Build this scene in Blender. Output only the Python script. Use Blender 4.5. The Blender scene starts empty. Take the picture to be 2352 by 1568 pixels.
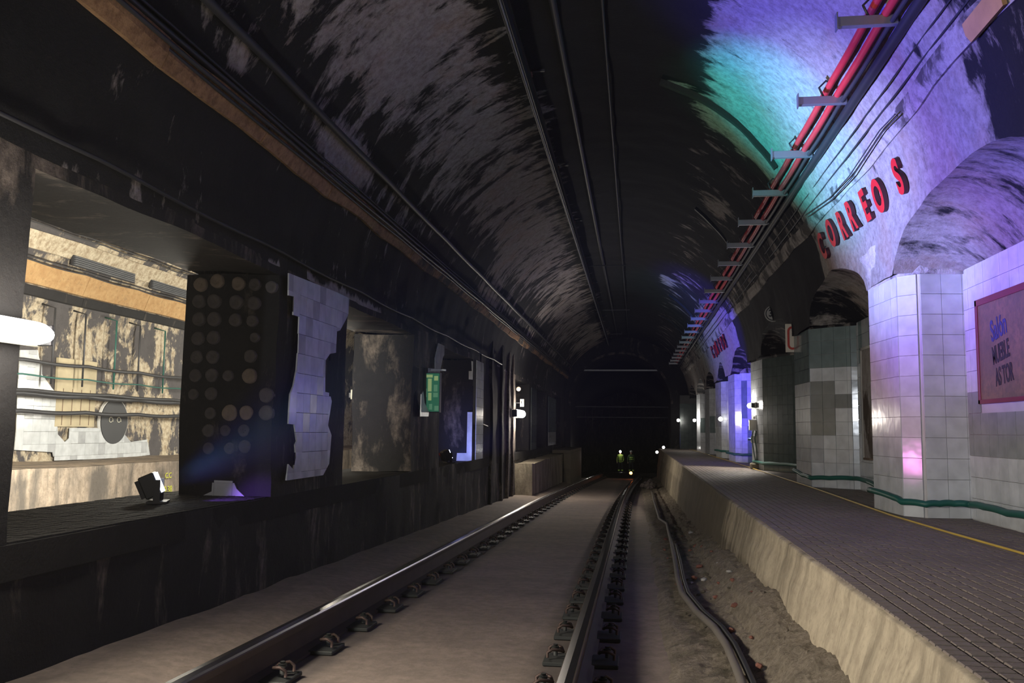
import bpy, bmesh, math, random
from math import sin, cos, pi, radians, degrees, sqrt, asin, atan2
from mathutils import Vector, Matrix, noise
R_ = random.Random(7)
S = bpy.context.scene
COL = S.collection

# ------------------------------------------------------------------ camera
F, PW, PH, CZ = 2050., 2352, 1568, .6
YAW, PIT, ROLL = radians(7.905223436), radians(5.659387578), .010
MR = (Matrix.Rotation(YAW, 3, 'Z') @ Matrix.Rotation(pi/2+PIT, 3, 'X') @ Matrix.Rotation(ROLL, 3, 'Z'))
cam = bpy.data.objects.new('camera', bpy.data.cameras.new('camera'))
COL.objects.link(cam)
cam.matrix_world = Matrix.Translation((0, 0, CZ)) @ MR.to_4x4()
cam.data.sensor_width = 36; cam.data.lens = F/PW*36
cam.data.clip_start = .05; cam.data.clip_end = 300
S.camera = cam
# ------------------------------------------------------------------ world and exposure
w = bpy.data.worlds.new('world'); S.world = w; w.use_nodes = True
w.node_tree.nodes['Background'].inputs[0].default_value = (.5, .55, .7, 1)
w.node_tree.nodes['Background'].inputs[1].default_value = .0
# thin tunnel haze everywhere
vs_ = w.node_tree.nodes.new('ShaderNodeVolumeScatter'); vs_.inputs['Density'].default_value = .0009; vs_.inputs['Anisotropy'].default_value = .35
w.node_tree.links.new(vs_.outputs[0], w.node_tree.nodes['World Output'].inputs['Volume'])
S.view_settings.view_transform = 'Standard'; S.view_settings.look = 'None'
S.view_settings.exposure = 0.0; S.view_settings.gamma = 1
S.view_settings.use_curve_mapping = False
S.cycles.use_denoising = True
S.cycles.sample_clamp_indirect = 4
S.cycles.max_bounces = 6

# ------------------------------------------------------------------ pixel measurements -> places in the tunnel
CAMP = Vector((0, 0, CZ))
def ray(u, v):
    return (MR @ Vector(((u-PW/2)/F, -(v-PH/2)/F, -1))).normalized()
def atx(u, v, x): d = ray(u, v); return CAMP + d*(x/d.x)
def aty(u, v, y): d = ray(u, v); return CAMP + d*(y/d.y)
def atz(u, v, z): d = ray(u, v); return CAMP + d*((z-CZ)/d.z)

# ------------------------------------------------------------------ helpers
def obj(name, me, mat=None, parent=None, label=None, cat=None, group=None, kind=None):
    if isinstance(me, bmesh.types.BMesh):
        m = bpy.data.meshes.new(name); me.to_mesh(m); me.free(); me = m
    if mat is not None:
        for mm in (mat if isinstance(mat, (list, tuple)) else [mat]):
            if mm.name not in [x.name for x in me.materials]: me.materials.append(mm)
    o = bpy.data.objects.new(name, me); COL.objects.link(o)
    if parent is not None: o.parent = parent
    if label: o['label'] = label
    if cat: o['category'] = cat
    if group: o['group'] = group
    if kind: o['kind'] = kind
    return o
def thing(name, label, cat, loc=(0, 0, 0), rot=(0, 0, 0), group=None, kind=None):
    o = bpy.data.objects.new(name, None); COL.objects.link(o)
    o.location = loc; o.rotation_euler = rot; o.empty_display_size = .1
    o['label'] = label; o['category'] = cat
    if group: o['group'] = group
    if kind: o['kind'] = kind
    return o
def tag(o, label, cat, group=None):
    o['label'] = label; o['category'] = cat
    if group: o['group'] = group
    return o
def copy_tree(o, parent=None):
    c = o.copy(); COL.objects.link(c)
    if parent is not None: c.parent = parent
    for ch in list(o.children): copy_tree(ch, c)
    return c
def shade(o, ang=None):
    for p in o.data.polygons: p.use_smooth = True
    return o
def box(bm, x0, x1, y0, y1, z0, z1, mi=0):
    vs = [bm.verts.new(p) for p in ((x0,y0,z0),(x1,y0,z0),(x1,y1,z0),(x0,y1,z0),(x0,y0,z1),(x1,y0,z1),(x1,y1,z1),(x0,y1,z1))]
    for f in ((0,3,2,1),(4,5,6,7),(0,1,5,4),(1,2,6,5),(2,3,7,6),(3,0,4,7)):
        fa = bm.faces.new([vs[i] for i in f]); fa.material_index = mi
    return vs
def bbox(x0, x1, y0, y1, z0, z1, bev=0., seg=1):
    bm = bmesh.new(); box(bm, x0, x1, y0, y1, z0, z1)
    if bev > 0: bmesh.ops.bevel(bm, geom=list(bm.edges), offset=bev, segments=seg, affect='EDGES', profile=.6)
    return bm
def tube(bm, pts, r, n=8, caps=True, mi=0):
    pts = [Vector(p) for p in pts]; rings = []
    up0 = None
    for i, p in enumerate(pts):
        a = pts[max(i-1, 0)]; b = pts[min(i+1, len(pts)-1)]
        t = (b-a).normalized()
        if up0 is None:
            up0 = Vector((0, 0, 1)) if abs(t.z) < .9 else Vector((1, 0, 0))
        s = t.cross(up0).normalized(); u = s.cross(t).normalized(); up0 = u
        rr = r[i] if isinstance(r, (list, tuple)) else r
        rings.append([bm.verts.new(p + (s*cos(2*pi*k/n) + u*sin(2*pi*k/n))*rr) for k in range(n)])
    for i in range(len(rings)-1):
        for k in range(n):
            f = bm.faces.new((rings[i][k], rings[i][(k+1) % n], rings[i+1][(k+1) % n], rings[i+1][k])); f.material_index = mi; f.smooth = True
    if caps:
        bm.faces.new(rings[0]); bm.faces.new(list(reversed(rings[-1])))
def tubeo(name, pts, r, mat, parent=None, n=8, **k):
    bm = bmesh.new(); tube(bm, pts, r, n); bmesh.ops.recalc_face_normals(bm, faces=bm.faces)
    return obj(name, bm, mat, parent, **k)
def extr(bm, pts2, frame, d0, d1, mi=0):
    """prism of a 2-D outline (u,v) between depths d0,d1 along n.  frame=(o,u,v,n)"""
    o, u, v, n = frame
    A = [bm.verts.new(o+u*a+v*b+n*d0) for a, b in pts2]; B = [bm.verts.new(o+u*a+v*b+n*d1) for a, b in pts2]
    k = len(pts2)
    try: f = bm.faces.new(B); f.material_index = mi
    except ValueError: return
    bm.faces.new(list(reversed(A))).material_index = mi
    for i in range(k):
        bm.faces.new((A[i], A[(i+1) % k], B[(i+1) % k], B[i])).material_index = mi
def wob(p, f=1.3, a=.02, off=0.):
    q = Vector((p[0]*f+off, p[1]*f, p[2]*f))
    return noise.noise_vector(q)*a + noise.noise_vector(q*3.1)*a*.4
def smooth01(x): x = max(0, min(1, x)); return x*x*(3-2*x)
def bump01(x, a, b, s):  # 1 inside [a,b] soft edges s
    return smooth01((x-a)/s+.5)*smooth01((b-x)/s+.5)
def interp(x, pts):
    if x <= pts[0][0]: return pts[0][1]
    for (a, va), (b, vb) in zip(pts, pts[1:]):
        if x <= b: return va+(vb-va)*(x-a)/(b-a)
    return pts[-1][1]

# ------------------------------------------------------------------ materials
def newmat(name):
    m = bpy.data.materials.new(name); m.use_nodes = True
    nt = m.node_tree; return m, nt, nt.nodes, nt.links, nt.nodes['Principled BSDF']
def simple(name, c, rough=.6, metal=0., spec=.5, bump=0., bscale=40., emit=None, estr=0., var=.25, vscale=6.):
    m, nt, N, L, B = newmat(name)
    tc = N.new('ShaderNodeTexCoord'); no = N.new('ShaderNodeTexNoise'); no.inputs['Scale'].default_value = vscale; no.inputs['Detail'].default_value = 5
    L.new(tc.outputs['Object'], no.inputs['Vector'])
    mx = N.new('ShaderNodeMix'); mx.data_type = 'RGBA'
    mx.inputs[6].default_value = (*[x*(1-var) for x in c], 1); mx.inputs[7].default_value = (*[min(1, x*(1+var)) for x in c], 1)
    L.new(no.outputs['Fac'], mx.inputs[0]); L.new(mx.outputs[2], B.inputs['Base Color'])
    B.inputs['Roughness'].default_value = rough; B.inputs['Metallic'].default_value = metal
    B.inputs['Specular IOR Level'].default_value = spec
    if bump:
        n2 = N.new('ShaderNodeTexNoise'); n2.inputs['Scale'].default_value = bscale; n2.inputs['Detail'].default_value = 6
        L.new(tc.outputs['Object'], n2.inputs['Vector'])
        b = N.new('ShaderNodeBump'); b.inputs['Strength'].default_value = bump; b.inputs['Distance'].default_value = .01
        L.new(n2.outputs['Fac'], b.inputs['Height']); L.new(b.outputs[0], B.inputs['Normal'])
    if emit:
        B.inputs['Emission Color'].default_value = (*emit, 1); B.inputs['Emission Strength'].default_value = estr
    return m
def stained(name, dark, light, mid, scale=(1, 1, 1), base=1.2, rough=.85, thr=.5, width=.06, bump=.5, bd=.02, spec=.3, grime=(.03,.025,.02), attr=True, rust=None):
    """old plaster or concrete: soot with patches of bare plaster; the 'lite' attribute moves the soot line, in places for painted shade"""
    m, nt, N, L, B = newmat(name)
    tc = N.new('ShaderNodeTexCoord'); mp = N.new('ShaderNodeMapping'); mp.inputs['Scale'].default_value = scale
    L.new(tc.outputs['Object'], mp.inputs['Vector'])
    def noi(sc, det=8, r=.6, vec=mp.outputs[0], dist=0.):
        n = N.new('ShaderNodeTexNoise'); n.inputs['Scale'].default_value = sc; n.inputs['Detail'].default_value = det
        n.inputs['Roughness'].default_value = r; n.inputs['Distortion'].default_value = dist
        L.new(vec, n.inputs['Vector']); return n.outputs['Fac']
    def math_(op, a, b=None, c=None, clamp=False):
        n = N.new('ShaderNodeMath'); n.operation = op; n.use_clamp = clamp
        for i, x in enumerate((a, b, c)):
            if x is None: continue
            if isinstance(x, (int, float)): n.inputs[i].default_value = x
            else: L.new(x, n.inputs[i])
        return n.outputs[0]
    def mix(f, a, b, typ='MIX'):
        n = N.new('ShaderNodeMix'); n.data_type = 'RGBA'; n.blend_type = typ
        L.new(f, n.inputs[0]) if not isinstance(f, (int, float)) else setattr(n.inputs[0], 'default_value', f)
        for i, x in ((6, a), (7, b)):
            if isinstance(x, tuple): n.inputs[i].default_value = (*x, 1)
            else: L.new(x, n.inputs[i])
        return n.outputs[2]
    n1 = noi(base, 10, .68, dist=.3)
    if attr:
        at = N.new('ShaderNodeAttribute'); at.attribute_name = 'lite'
        s1 = math_('ADD', n1, math_('MULTIPLY', math_('SUBTRACT', at.outputs['Fac'], .5), .5))
    else: s1 = n1
    mask = N.new('ShaderNodeMapRange'); mask.inputs[1].default_value = thr-width; mask.inputs[2].default_value = thr+width
    L.new(s1, mask.inputs[0])
    n2 = noi(base*5.5, 8, .72, vec=tc.outputs['Object'])
    k2 = N.new('ShaderNodeMapRange'); k2.inputs[1].default_value = .38; k2.inputs[2].default_value = .60; L.new(n2, k2.inputs[0])
    lightc = mix(k2.outputs[0], mid, light)
    n3 = noi(base*2.1, 6, .6, vec=tc.outputs['Object'])
    darkc = mix(n3, dark, tuple(min(1, x*2.2) for x in dark))
    c = mix(mask.outputs[0], darkc, lightc)
    if rust:
        n5 = noi(base*.8, 6, .6, vec=tc.outputs['Object'])
        r5 = N.new('ShaderNodeMapRange'); r5.inputs[1].default_value = .52; r5.inputs[2].default_value = .66; L.new(n5, r5.inputs[0])
        c = mix(math_('MULTIPLY', r5.outputs[0], math_('MULTIPLY', mask.outputs[0], .25)), c, rust)
    n4 = noi(base*14, 6, .75, vec=tc.outputs['Object'])
    g4 = N.new('ShaderNodeMapRange'); g4.inputs[1].default_value = .55; g4.inputs[2].default_value = .72; L.new(n4, g4.inputs[0])
    c = mix(math_('MULTIPLY', g4.outputs[0], .55), c, grime)
    L.new(c, B.inputs['Base Color'])
    B.inputs['Roughness'].default_value = rough; B.inputs['Specular IOR Level'].default_value = spec
    h = math_('ADD', math_('MULTIPLY', mask.outputs[0], .5), math_('ADD', n2, math_('MULTIPLY', n4, .5)))
    b = N.new('ShaderNodeBump'); b.inputs['Strength'].default_value = bump; b.inputs['Distance'].default_value = bd
    L.new(h, b.inputs['Height']); L.new(b.outputs[0], B.inputs['Normal'])
    return m
def setlite(o, fn):
    me = o.data; a = me.attributes.new('lite', 'FLOAT', 'POINT')
    a.data.foreach_set('value', [max(-1., min(2., fn(v.co))) for v in me.vertices])

M_vault = stained('sooty_vault_plaster', (.0065,.0065,.0068), (.35,.32,.29), (.22,.195,.175), scale=(.7, 1.5, .7), base=3.0, thr=.56, width=.05, rust=(.30,.16,.09))
M_wallL = stained('sooty_wall_render', (.010,.0095,.0095), (.17,.14,.115), (.075,.062,.053), scale=(1, 1.6, .45), base=2.6, thr=.565, width=.07)
M_frieze = stained('limed_plaster', (.05,.04,.035), (.62,.58,.55), (.45,.40,.37), scale=(1, 1.2, 1), base=2.2, thr=.5, width=.06, bump=.8, bd=.03)
M_far = stained('flaking_ochre_plaster', (.055,.05,.05), (.60,.52,.38), (.34,.26,.17), scale=(1, 1, .8), base=2.4, thr=.50, width=.03)
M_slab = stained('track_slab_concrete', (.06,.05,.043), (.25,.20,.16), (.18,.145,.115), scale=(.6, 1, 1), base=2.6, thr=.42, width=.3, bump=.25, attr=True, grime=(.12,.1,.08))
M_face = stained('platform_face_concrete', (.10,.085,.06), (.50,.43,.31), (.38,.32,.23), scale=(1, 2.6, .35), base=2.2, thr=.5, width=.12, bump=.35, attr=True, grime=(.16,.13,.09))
M_rubble = stained('rubble_and_dirt', (.10,.085,.06), (.38,.32,.24), (.24,.20,.145), scale=(1, 1, 1), base=7, thr=.5, width=.14, bump=1., bd=.02, grime=(.04,.035,.03))
M_tilefloor = simple('platform_tile', (.20,.165,.14), .75, bump=.3, bscale=80, var=.3, vscale=2.5)
M_joint = simple('tile_joint', (.035,.028,.024), .95)
M_rail = simple('rail_steel', (.09,.07,.06), .55, .6, var=.4)
M_railtop = simple('polished_rail_head', (.42,.40,.38), .22, 1., var=.15)
M_plate = simple('grease_blackened_plate', (.035,.037,.033), .65, .3)
M_clip = simple('rusty_clip', (.07,.045,.036), .6, .5)
M_black = simple('black_rubber', (.018,.018,.02), .55)
M_cable = simple('cable_sheath', (.03,.03,.033), .5)
M_red = simple('red_cable_sheath', (.55,.03,.035), .45)
M_dred = simple('letter_red', (.55,.015,.02), .45, var=.2)
M_lside = simple('letter_side', (.05,.008,.012), .6)
M_green = simple('green_hose', (.015,.11,.085), .45)
M_yellow = simple('yellow_hose', (.55,.38,.06), .45)
M_steel = simple('galvanised_steel', (.30,.31,.33), .45, .7)
M_dsteel = simple('dark_steel', (.06,.06,.065), .5, .6)
M_ledge = stained('flaking_ochre_trunking', (.02,.018,.016), (.34,.20,.10), (.18,.10,.05), scale=(1, .8, 1), base=2.6, thr=.50, width=.07, attr=True)
M_white = simple('white_enamel', (.62,.61,.58), .4, var=.12)
M_cream = simple('cream_plastic', (.62,.60,.50), .45, var=.1)
M_wood = simple('old_wood', (.16,.10,.06), .7)
M_brick = simple('brick_red', (.22,.09,.06), .85, bump=.4)
def tilemat(name, c, rough=.12):
    m, nt, N, L, B = newmat(name)
    oi = N.new('ShaderNodeObjectInfo'); tc = N.new('ShaderNodeTexCoord')
    no = N.new('ShaderNodeTexNoise'); no.inputs['Scale'].default_value = 9; no.inputs['Detail'].default_value = 6
    geo = N.new('ShaderNodeNewGeometry'); L.new(geo.outputs['Position'], no.inputs['Vector'])
    r = N.new('ShaderNodeMapRange'); r.inputs[1].default_value = .35; r.inputs[2].default_value = .75; r.inputs[3].default_value = 1.05; r.inputs[4].default_value = .80
    L.new(no.outputs['Fac'], r.inputs[0])
    r2 = N.new('ShaderNodeMapRange'); r2.inputs[3].default_value = .93; r2.inputs[4].default_value = 1.05; L.new(oi.outputs['Random'], r2.inputs[0])
    mu = N.new('ShaderNodeMath'); mu.operation = 'MULTIPLY'; L.new(r.outputs[0], mu.inputs[0]); L.new(r2.outputs[0], mu.inputs[1])
    mx = N.new('ShaderNodeMix'); mx.data_type = 'RGBA'; mx.blend_type = 'MULTIPLY'; mx.inputs[0].default_value = 1
    mx.inputs[6].default_value = (*c, 1); L.new(mu.outputs[0], mx.inputs[7]); L.new(mx.outputs[2], B.inputs['Base Color'])
    B.inputs['Roughness'].default_value = rough; B.inputs['Specular IOR Level'].default_value = .42
    no2 = N.new('ShaderNodeTexNoise'); no2.inputs['Scale'].default_value = 6; L.new(geo.outputs['Position'], no2.inputs['Vector'])
    b = N.new('ShaderNodeBump'); b.inputs['Strength'].default_value = .12; b.inputs['Distance'].default_value = .01
    L.new(no2.outputs['Fac'], b.inputs['Height']); L.new(b.outputs[0], B.inputs['Normal'])
    return m
T_white = tilemat('white_glazed_tile', (.60,.62,.63))
T_patch = tilemat('grey_patch_tile', (.20,.215,.215))
T_grey = tilemat('grey_glazed_tile', (.27,.29,.28))
T_green = tilemat('grey_green_glazed_tile', (.10,.125,.115))
T_sage = tilemat('sage_glazed_tile', (.19,.24,.235))
T_dirty = tilemat('dirty_glazed_tile', (.44,.45,.46), .22)
M_grout = simple('grout', (.50,.49,.48), .9)
M_dgrout = simple('dark_grout', (.10,.10,.095), .9)
def emis(name, c, s, base=(.8,.8,.8)):
    m, nt, N, L, B = newmat(name)
    B.inputs['Base Color'].default_value = (*base, 1)
    B.inputs['Emission Color'].default_value = (*c, 1); B.inputs['Emission Strength'].default_value = s
    return m
E_lamp = emis('lit_diffuser', (1., .97, .90), 14)
E_small = emis('lit_bulb', (1., .98, .92), 14)
E_flood = emis('lit_blue_led', (.75, .8, 1.), 9)
E_red = emis('lit_red_led', (1., .05, .02), 8)
E_orange = emis('lit_orange_lamp', (1., .22, .05), 16)

# ------------------------------------------------------------------ lamps' light
def point(name, loc, e, c=(1, .93, .82), r=.08):
    l = bpy.data.lights.new(name, 'POINT'); l.energy = e; l.color = c; l.shadow_soft_size = r
    o = bpy.data.objects.new(name, l); o.location = loc; COL.objects.link(o); return o
def spot(name, loc, to, e, c, ang=60, blend=.6, r=.05):
    l = bpy.data.lights.new(name, 'SPOT'); l.energy = e; l.color = c; l.spot_size = radians(ang); l.spot_blend = blend; l.shadow_soft_size = r
    o = bpy.data.objects.new(name, l); o.location = loc
    o.rotation_euler = (Vector(to)-Vector(loc)).to_track_quat('-Z', 'Y').to_euler(); COL.objects.link(o); return o
WARM = (1, .90, .78)
def area(name, loc, to, e, c, sx, sy):
    l = bpy.data.lights.new(name, 'AREA'); l.shape = 'RECTANGLE'; l.size = sx; l.size_y = sy; l.energy = e; l.color = c
    o = bpy.data.objects.new(name, l); o.location = loc; COL.objects.link(o)
    o.rotation_euler = (Vector(to)-Vector(loc)).to_track_quat('-Z', 'Y').to_euler(); return o
LP = {'near_left_lamp_light': ((-2.34, 3.25, .98), 26, WARM, .08), 'left_lamp_light': ((-2.36, 19.2, .93), 140, WARM, .09),
      'right_lamp_light': ((1.80, 15.35, 1.06), 14, (1, .95, .88), .05),
      'far_right_lamp_light': ((1.72, 28.6, 1.05), 22, (1, .95, .88), .05),
      'back_hall_lamp_light': ((-3.7, 6.95, .95), 60, (1, .95, .82), .1),
      'back_hall_far_lamp_light': ((-3.6, 11.0, 1.15), 30, (1, .93, .78), .1)}
for k, (p, e, c, r) in LP.items(): point(k, p, e, c, r)
area('near_left_tube_light', (-2.43, 3.2, .985), (0, 3.2, .9), 100, WARM, .10, .55)
area('behind_left_tube_light', (-2.3, -4.2, 1.15), (0, .5, .8), 150, (.88, .93, 1.), .12, .6)
area('back_hall_tube_light', (-3.45, 7.3, 1.1), (-7.5, 8.8, 1.4), 400, (1, .96, .84), .15, .7)
area('back_hall_far_tube_light', (-3.45, 15.0, 1.1), (-7.5, 14.4, 1.4), 200, (1, .96, .84), .15, .7)
spot('right_lamp_down_light', (1.80, 15.3, 1.04), (.9, 14.9, 0), 110, (1, .93, .82), 120, .35)
FL1 = Vector((-2.97, 5.50, .24)); FL2 = Vector((-2.62, 13.05, .22))
BLUE, CYAN, PINK, LAV = (.07, .05, 1.), (.0, .60, .70), (1., .28, .85), (.42, .60, 1.)
spot('flood_blue', FL1, (1.85, 6.0, 2.9), 2300, BLUE, 52, .8)
spot('flood_lavender', FL1+Vector((0, .01, .01)), (1.70, 7.1, 2.62), 3000, LAV, 32, 1.)
spot('flood_cyan', FL1+Vector((0, .02, .03)), (1.30, 7.75, 3.15), 2600, CYAN, 25, .7)
spot('flood_green', FL1+Vector((0, .03, .03)), (1.0, 8.2, 3.35), 500, (.05, .7, .3), 22, .8)
spot('flood_pink', FL1-Vector((0, .02, .03)), (1.9, 6.8, 2.0), 420, PINK, 40, 1., .13)
spot('flood_two_blue', FL2, (1.9, 18.2, 2.3), 3600, BLUE, 40, .7)
spot('flood_two_cyan', FL2+Vector((0, .02, .03)), (1.2, 20.6, 3.4), 800, CYAN, 26, .8)
spot('flood_two_lavender', FL2-Vector((0, .02, .03)), (1.9, 18.4, 2.0), 160, (.62, .32, 1.), 36, .9)

# ================================================================== VAULT
VC, VR, ZS = -.35, 2.25, 1.78
YB, YE = -8., 33.4
PIL = [  # pillar outlines on the right platform: far front, near front, near chamfer, near wall
    [(1.91, 3.90), (1.95, 3.25), (2.08, 3.10), (2.38, 3.10)],
    [(1.91, 7.60), (1.955, 6.97), (2.075, 6.85), (2.38, 6.88)],
    [(1.93, 11.22), (1.96, 10.45), (2.33, 10.12), (2.38, 10.10)],
    [(1.95, 15.55), (2.03, 14.75), (2.36, 13.92), (2.38, 13.85)],
    [(1.95, 19.30), (1.99, 18.45), (2.10, 18.30), (2.38, 18.05)],
    [(1.93, 22.15), (1.99, 21.35), (2.10, 21.20), (2.38, 21.00)],
    [(1.93, 25.40), (2.00, 24.85), (2.12, 24.70), (2.38, 24.60)],
    [(1.93, 28.95), (2.00, 28.35), (2.12, 28.20), (2.38, 28.10)],
]
PY = [(p[2][1], p[0][1]+.12) for p in PIL]
NICHE = [(-8, -4.2), (-3.4, -.4), (.4, 3.0)] + [(PY[i][1], PY[i+1][0]) for i in range(len(PY)-1)] + [(PY[-1][1], 32.6)]
def zlow(y):
    for a, b in NICHE:
        if a < y < b:
            t = (y-a)/(b-a)
            return ZS + .37*(sin(pi*t)**.55)
    return ZS
def vp(y, th, dr=0.):
    return Vector((VC+(VR+dr)*cos(th), y, ZS+(VR+dr)*sin(th)))
def disp(p):
    return wob(p, .9, .035) + wob(p, 4.0, .008, 5.)
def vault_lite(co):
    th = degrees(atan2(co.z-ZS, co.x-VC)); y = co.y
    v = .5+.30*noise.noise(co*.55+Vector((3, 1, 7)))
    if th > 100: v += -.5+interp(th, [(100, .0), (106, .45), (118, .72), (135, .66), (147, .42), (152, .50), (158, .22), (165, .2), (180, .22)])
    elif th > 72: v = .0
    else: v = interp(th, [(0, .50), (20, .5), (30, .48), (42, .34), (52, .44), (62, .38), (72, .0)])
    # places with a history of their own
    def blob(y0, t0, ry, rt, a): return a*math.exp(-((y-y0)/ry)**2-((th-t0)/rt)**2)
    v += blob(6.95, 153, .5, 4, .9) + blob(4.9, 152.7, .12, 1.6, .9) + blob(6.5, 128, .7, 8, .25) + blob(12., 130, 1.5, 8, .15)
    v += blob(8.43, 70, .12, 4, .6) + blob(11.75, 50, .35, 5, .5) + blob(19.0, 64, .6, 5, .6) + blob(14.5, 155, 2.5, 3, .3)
    # paler plaster round the station names, the floodlight's edges put into the colour
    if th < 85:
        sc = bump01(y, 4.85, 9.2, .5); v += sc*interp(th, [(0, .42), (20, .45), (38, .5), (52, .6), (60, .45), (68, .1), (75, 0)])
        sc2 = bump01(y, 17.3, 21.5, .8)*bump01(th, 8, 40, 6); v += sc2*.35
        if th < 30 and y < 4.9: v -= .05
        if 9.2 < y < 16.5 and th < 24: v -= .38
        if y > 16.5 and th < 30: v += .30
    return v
def grid_mesh(name, ys, row, mat, lite=None, parent=None, smooth=True, **k):
    bm = bmesh.new(); rows = []
    for y in ys:
        rows.append([bm.verts.new(p) for p in row(y)])
    for a, b in zip(rows, rows[1:]):
        for i in range(len(a)-1):
            f = bm.faces.new((a[i], a[i+1], b[i+1], b[i])); f.smooth = smooth
    o = obj(name, bm, mat, parent, **k)
    if lite: setlite(o, lite)
    return o
def frange(a, b, s):
    n = max(1, int(round((b-a)/s))); return [a+(b-a)*i/n for i in range(n+1)]
ys = frange(YB, 2.5, .35)[:-1] + frange(2.5, 16, .06)[:-1] + frange(16, YE, .14)
def vrow(y):
    t0 = asin((zlow(y)-ZS)/VR)
    r = []
    for i in range(73):
        th = t0+(pi-t0)*i/72; p = vp(y, th); r.append(p+disp(p))
    return r
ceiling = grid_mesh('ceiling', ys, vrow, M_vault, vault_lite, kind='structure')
ceiling['label'] = 'soot-blackened plaster barrel vault over the track'
# lunettes between arch edge and wall head
for a, b in NICHE[2:]:
    def lrow(y, a=a, b=b):
        t0 = asin((zlow(y)-ZS)/VR); p0 = vp(y, t0); p1 = Vector((2.40, y, 1.79))
        r = []
        for i in range(13):
            s = i/12; p = p0.lerp(p1, s); p.z += .10*sin(pi*s)*(zlow(y)-ZS)/.37
            d = disp(p)*(1-s)+disp(p)*s*.3 + wob(p, 6, .012*sin(pi*s))
            r.append(p+d)
        return r
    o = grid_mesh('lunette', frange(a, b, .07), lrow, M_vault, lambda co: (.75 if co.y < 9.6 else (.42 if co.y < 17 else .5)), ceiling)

# thin ribs / shallow steps down the right haunch
def strip(name, y0, y1, t0, t1, wd, hi, mat, parent=None, n=14, **k):
    bm = bmesh.new(); prev = None
    for i in range(n+1):
        s = i/n; y = y0+(y1-y0)*s; th = radians(t0+(t1-t0)*s)
        ps = [vp(y-wd/2, th, .04), vp(y-wd/2, th, -hi), vp(y+wd/2, th, -hi), vp(y+wd/2, th, .04)]
        vs = [bm.verts.new(p+disp(p)) for p in ps]
        if prev:
            for q in range(4): bm.faces.new((prev[q], prev[(q+1) % 4], vs[(q+1) % 4], vs[q]))
        else: bm.faces.new(vs)
        prev = vs
    bm.faces.new(list(reversed(prev))); bmesh.ops.recalc_face_normals(bm, faces=bm.faces)
    o = obj(name, bm, mat, parent, **k)
    return o
for n_, (y0, y1, t0, t1, wd, hi) in enumerate([(8.40, 8.80, 75, 39, .05, .05), (12.35, 12.75, 58, 41, .07, .03), (20.6, 20.9, 60, 40, .05, .04), (24.6, 24.9, 62, 40, .05, .03)]):
    strip('trim_%d' % (n_+1), y0, y1, t0, t1, wd, hi, M_dsteel if n_ else M_ledge, kind='structure')

# longitudinal mouldings: ledge bands of flaking ochre trunking cut in lengths
def band(name, t0, t1, hi, y0, y1, step, mat, parent, lite, xoff=0.):
    for i, y in enumerate(frange(y0, y1, step)[:-1]):
        L = step-.012; jit = R_.uniform(-.006, .006)
        bm = bmesh.new()
        ths = [radians(t0), radians((t0+t1)/2), radians(t1)]
        nn = 4; prev = None
        for k in range(nn+1):
            yy = y+L*k/nn
            ps = [vp(yy, ths[0], .05), vp(yy, ths[0], -hi+jit), vp(yy, ths[1], -hi-.012+jit), vp(yy, ths[2], -hi+jit), vp(yy, ths[2], .05)]
            vs = [bm.verts.new(p+wob(p, .9, .035)) for p in ps]
            if prev:
                for q in range(4): bm.faces.new((prev[q], prev[q+1], vs[q+1], vs[q]))
            else: bm.faces.new(vs)
            prev = vs
        bm.faces.new(list(reversed(prev))); bmesh.ops.recalc_face_normals(bm, faces=bm.faces)
        o = obj('band_panel', bm, mat, parent); setlite(o, lite)
tl = thing('trunking', 'flaking ochre trunking running along the left haunch of the vault above the openings', 'trunking')
band('l', 157.9, 161.9, .035, -1, 32.8, 1.3, M_ledge, tl, lambda c: .55+.35*noise.noise(Vector((c.y*.6, 3, 1)))+(.25 if 3 < c.y < 8 else 0))
tr = thing('trunking', 'pale grey trunking running along the right haunch of the vault above the station name', 'trunking')
M_pale = stained('pale_trunking', (.05,.045,.04), (.40,.37,.34), (.28,.25,.23), base=3., thr=.50, width=.05, scale=(1, 1, 1))
band('r', 21.4, 24.8, .016, 1, 32.6, 1.45, M_pale, tr, lambda c: .55+.3*noise.noise(Vector((c.y*.8, 9, 1))))
bm = bmesh.new()

# ================================================================== GROUND
def zslab(y):
    return -.45-.0205*y if y < 33 else -.45-.0205*33-.043*(y-33)
def zrail(y): return zslab(y)+.17
def offx(y): return 0. if y < 12 else .0010*(y-12)**2 if y < 33 else .441+.042*(y-33)
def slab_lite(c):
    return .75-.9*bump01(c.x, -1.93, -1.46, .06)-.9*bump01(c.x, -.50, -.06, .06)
def frow(y):
    xs = [-2.75, -2.62, -2.4, -2.2, -2.0, -1.95, -1.72, -1.5, -1.42, -1.2, -.95, -.7, -.55, -.42, -.27, -.1, .02, .12, .22, .32, .5, .9]
    r = []
    for x in xs:
        z = zslab(y); wgt = .004
        if x < -2.0: z += .05*smooth01((-1.98-x)/.3); wgt = .012
        if x > .12: z += .02; wgt = .02
        p = Vector((x, y, z)); q = wob(p, 2.5, wgt); r.append(Vector((x, y, z+q.z)))
    return r
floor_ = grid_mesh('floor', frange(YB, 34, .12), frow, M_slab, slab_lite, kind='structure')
floor_['label'] = 'pale concrete track slab dipping away down the tunnel'
def f2row(y):
    return [Vector((x, y, zslab(y)+wob((x, y, 0), 1.5, .03).z)) for x in frange(-6.0, 3.4, .4)]
obj_f2 = grid_mesh('floor', frange(34, 80, .6), f2row, M_rubble, lambda c: .2, kind='structure')
obj_f2['label'] = 'dark ballast floor of the tunnel beyond the platforms'

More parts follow.
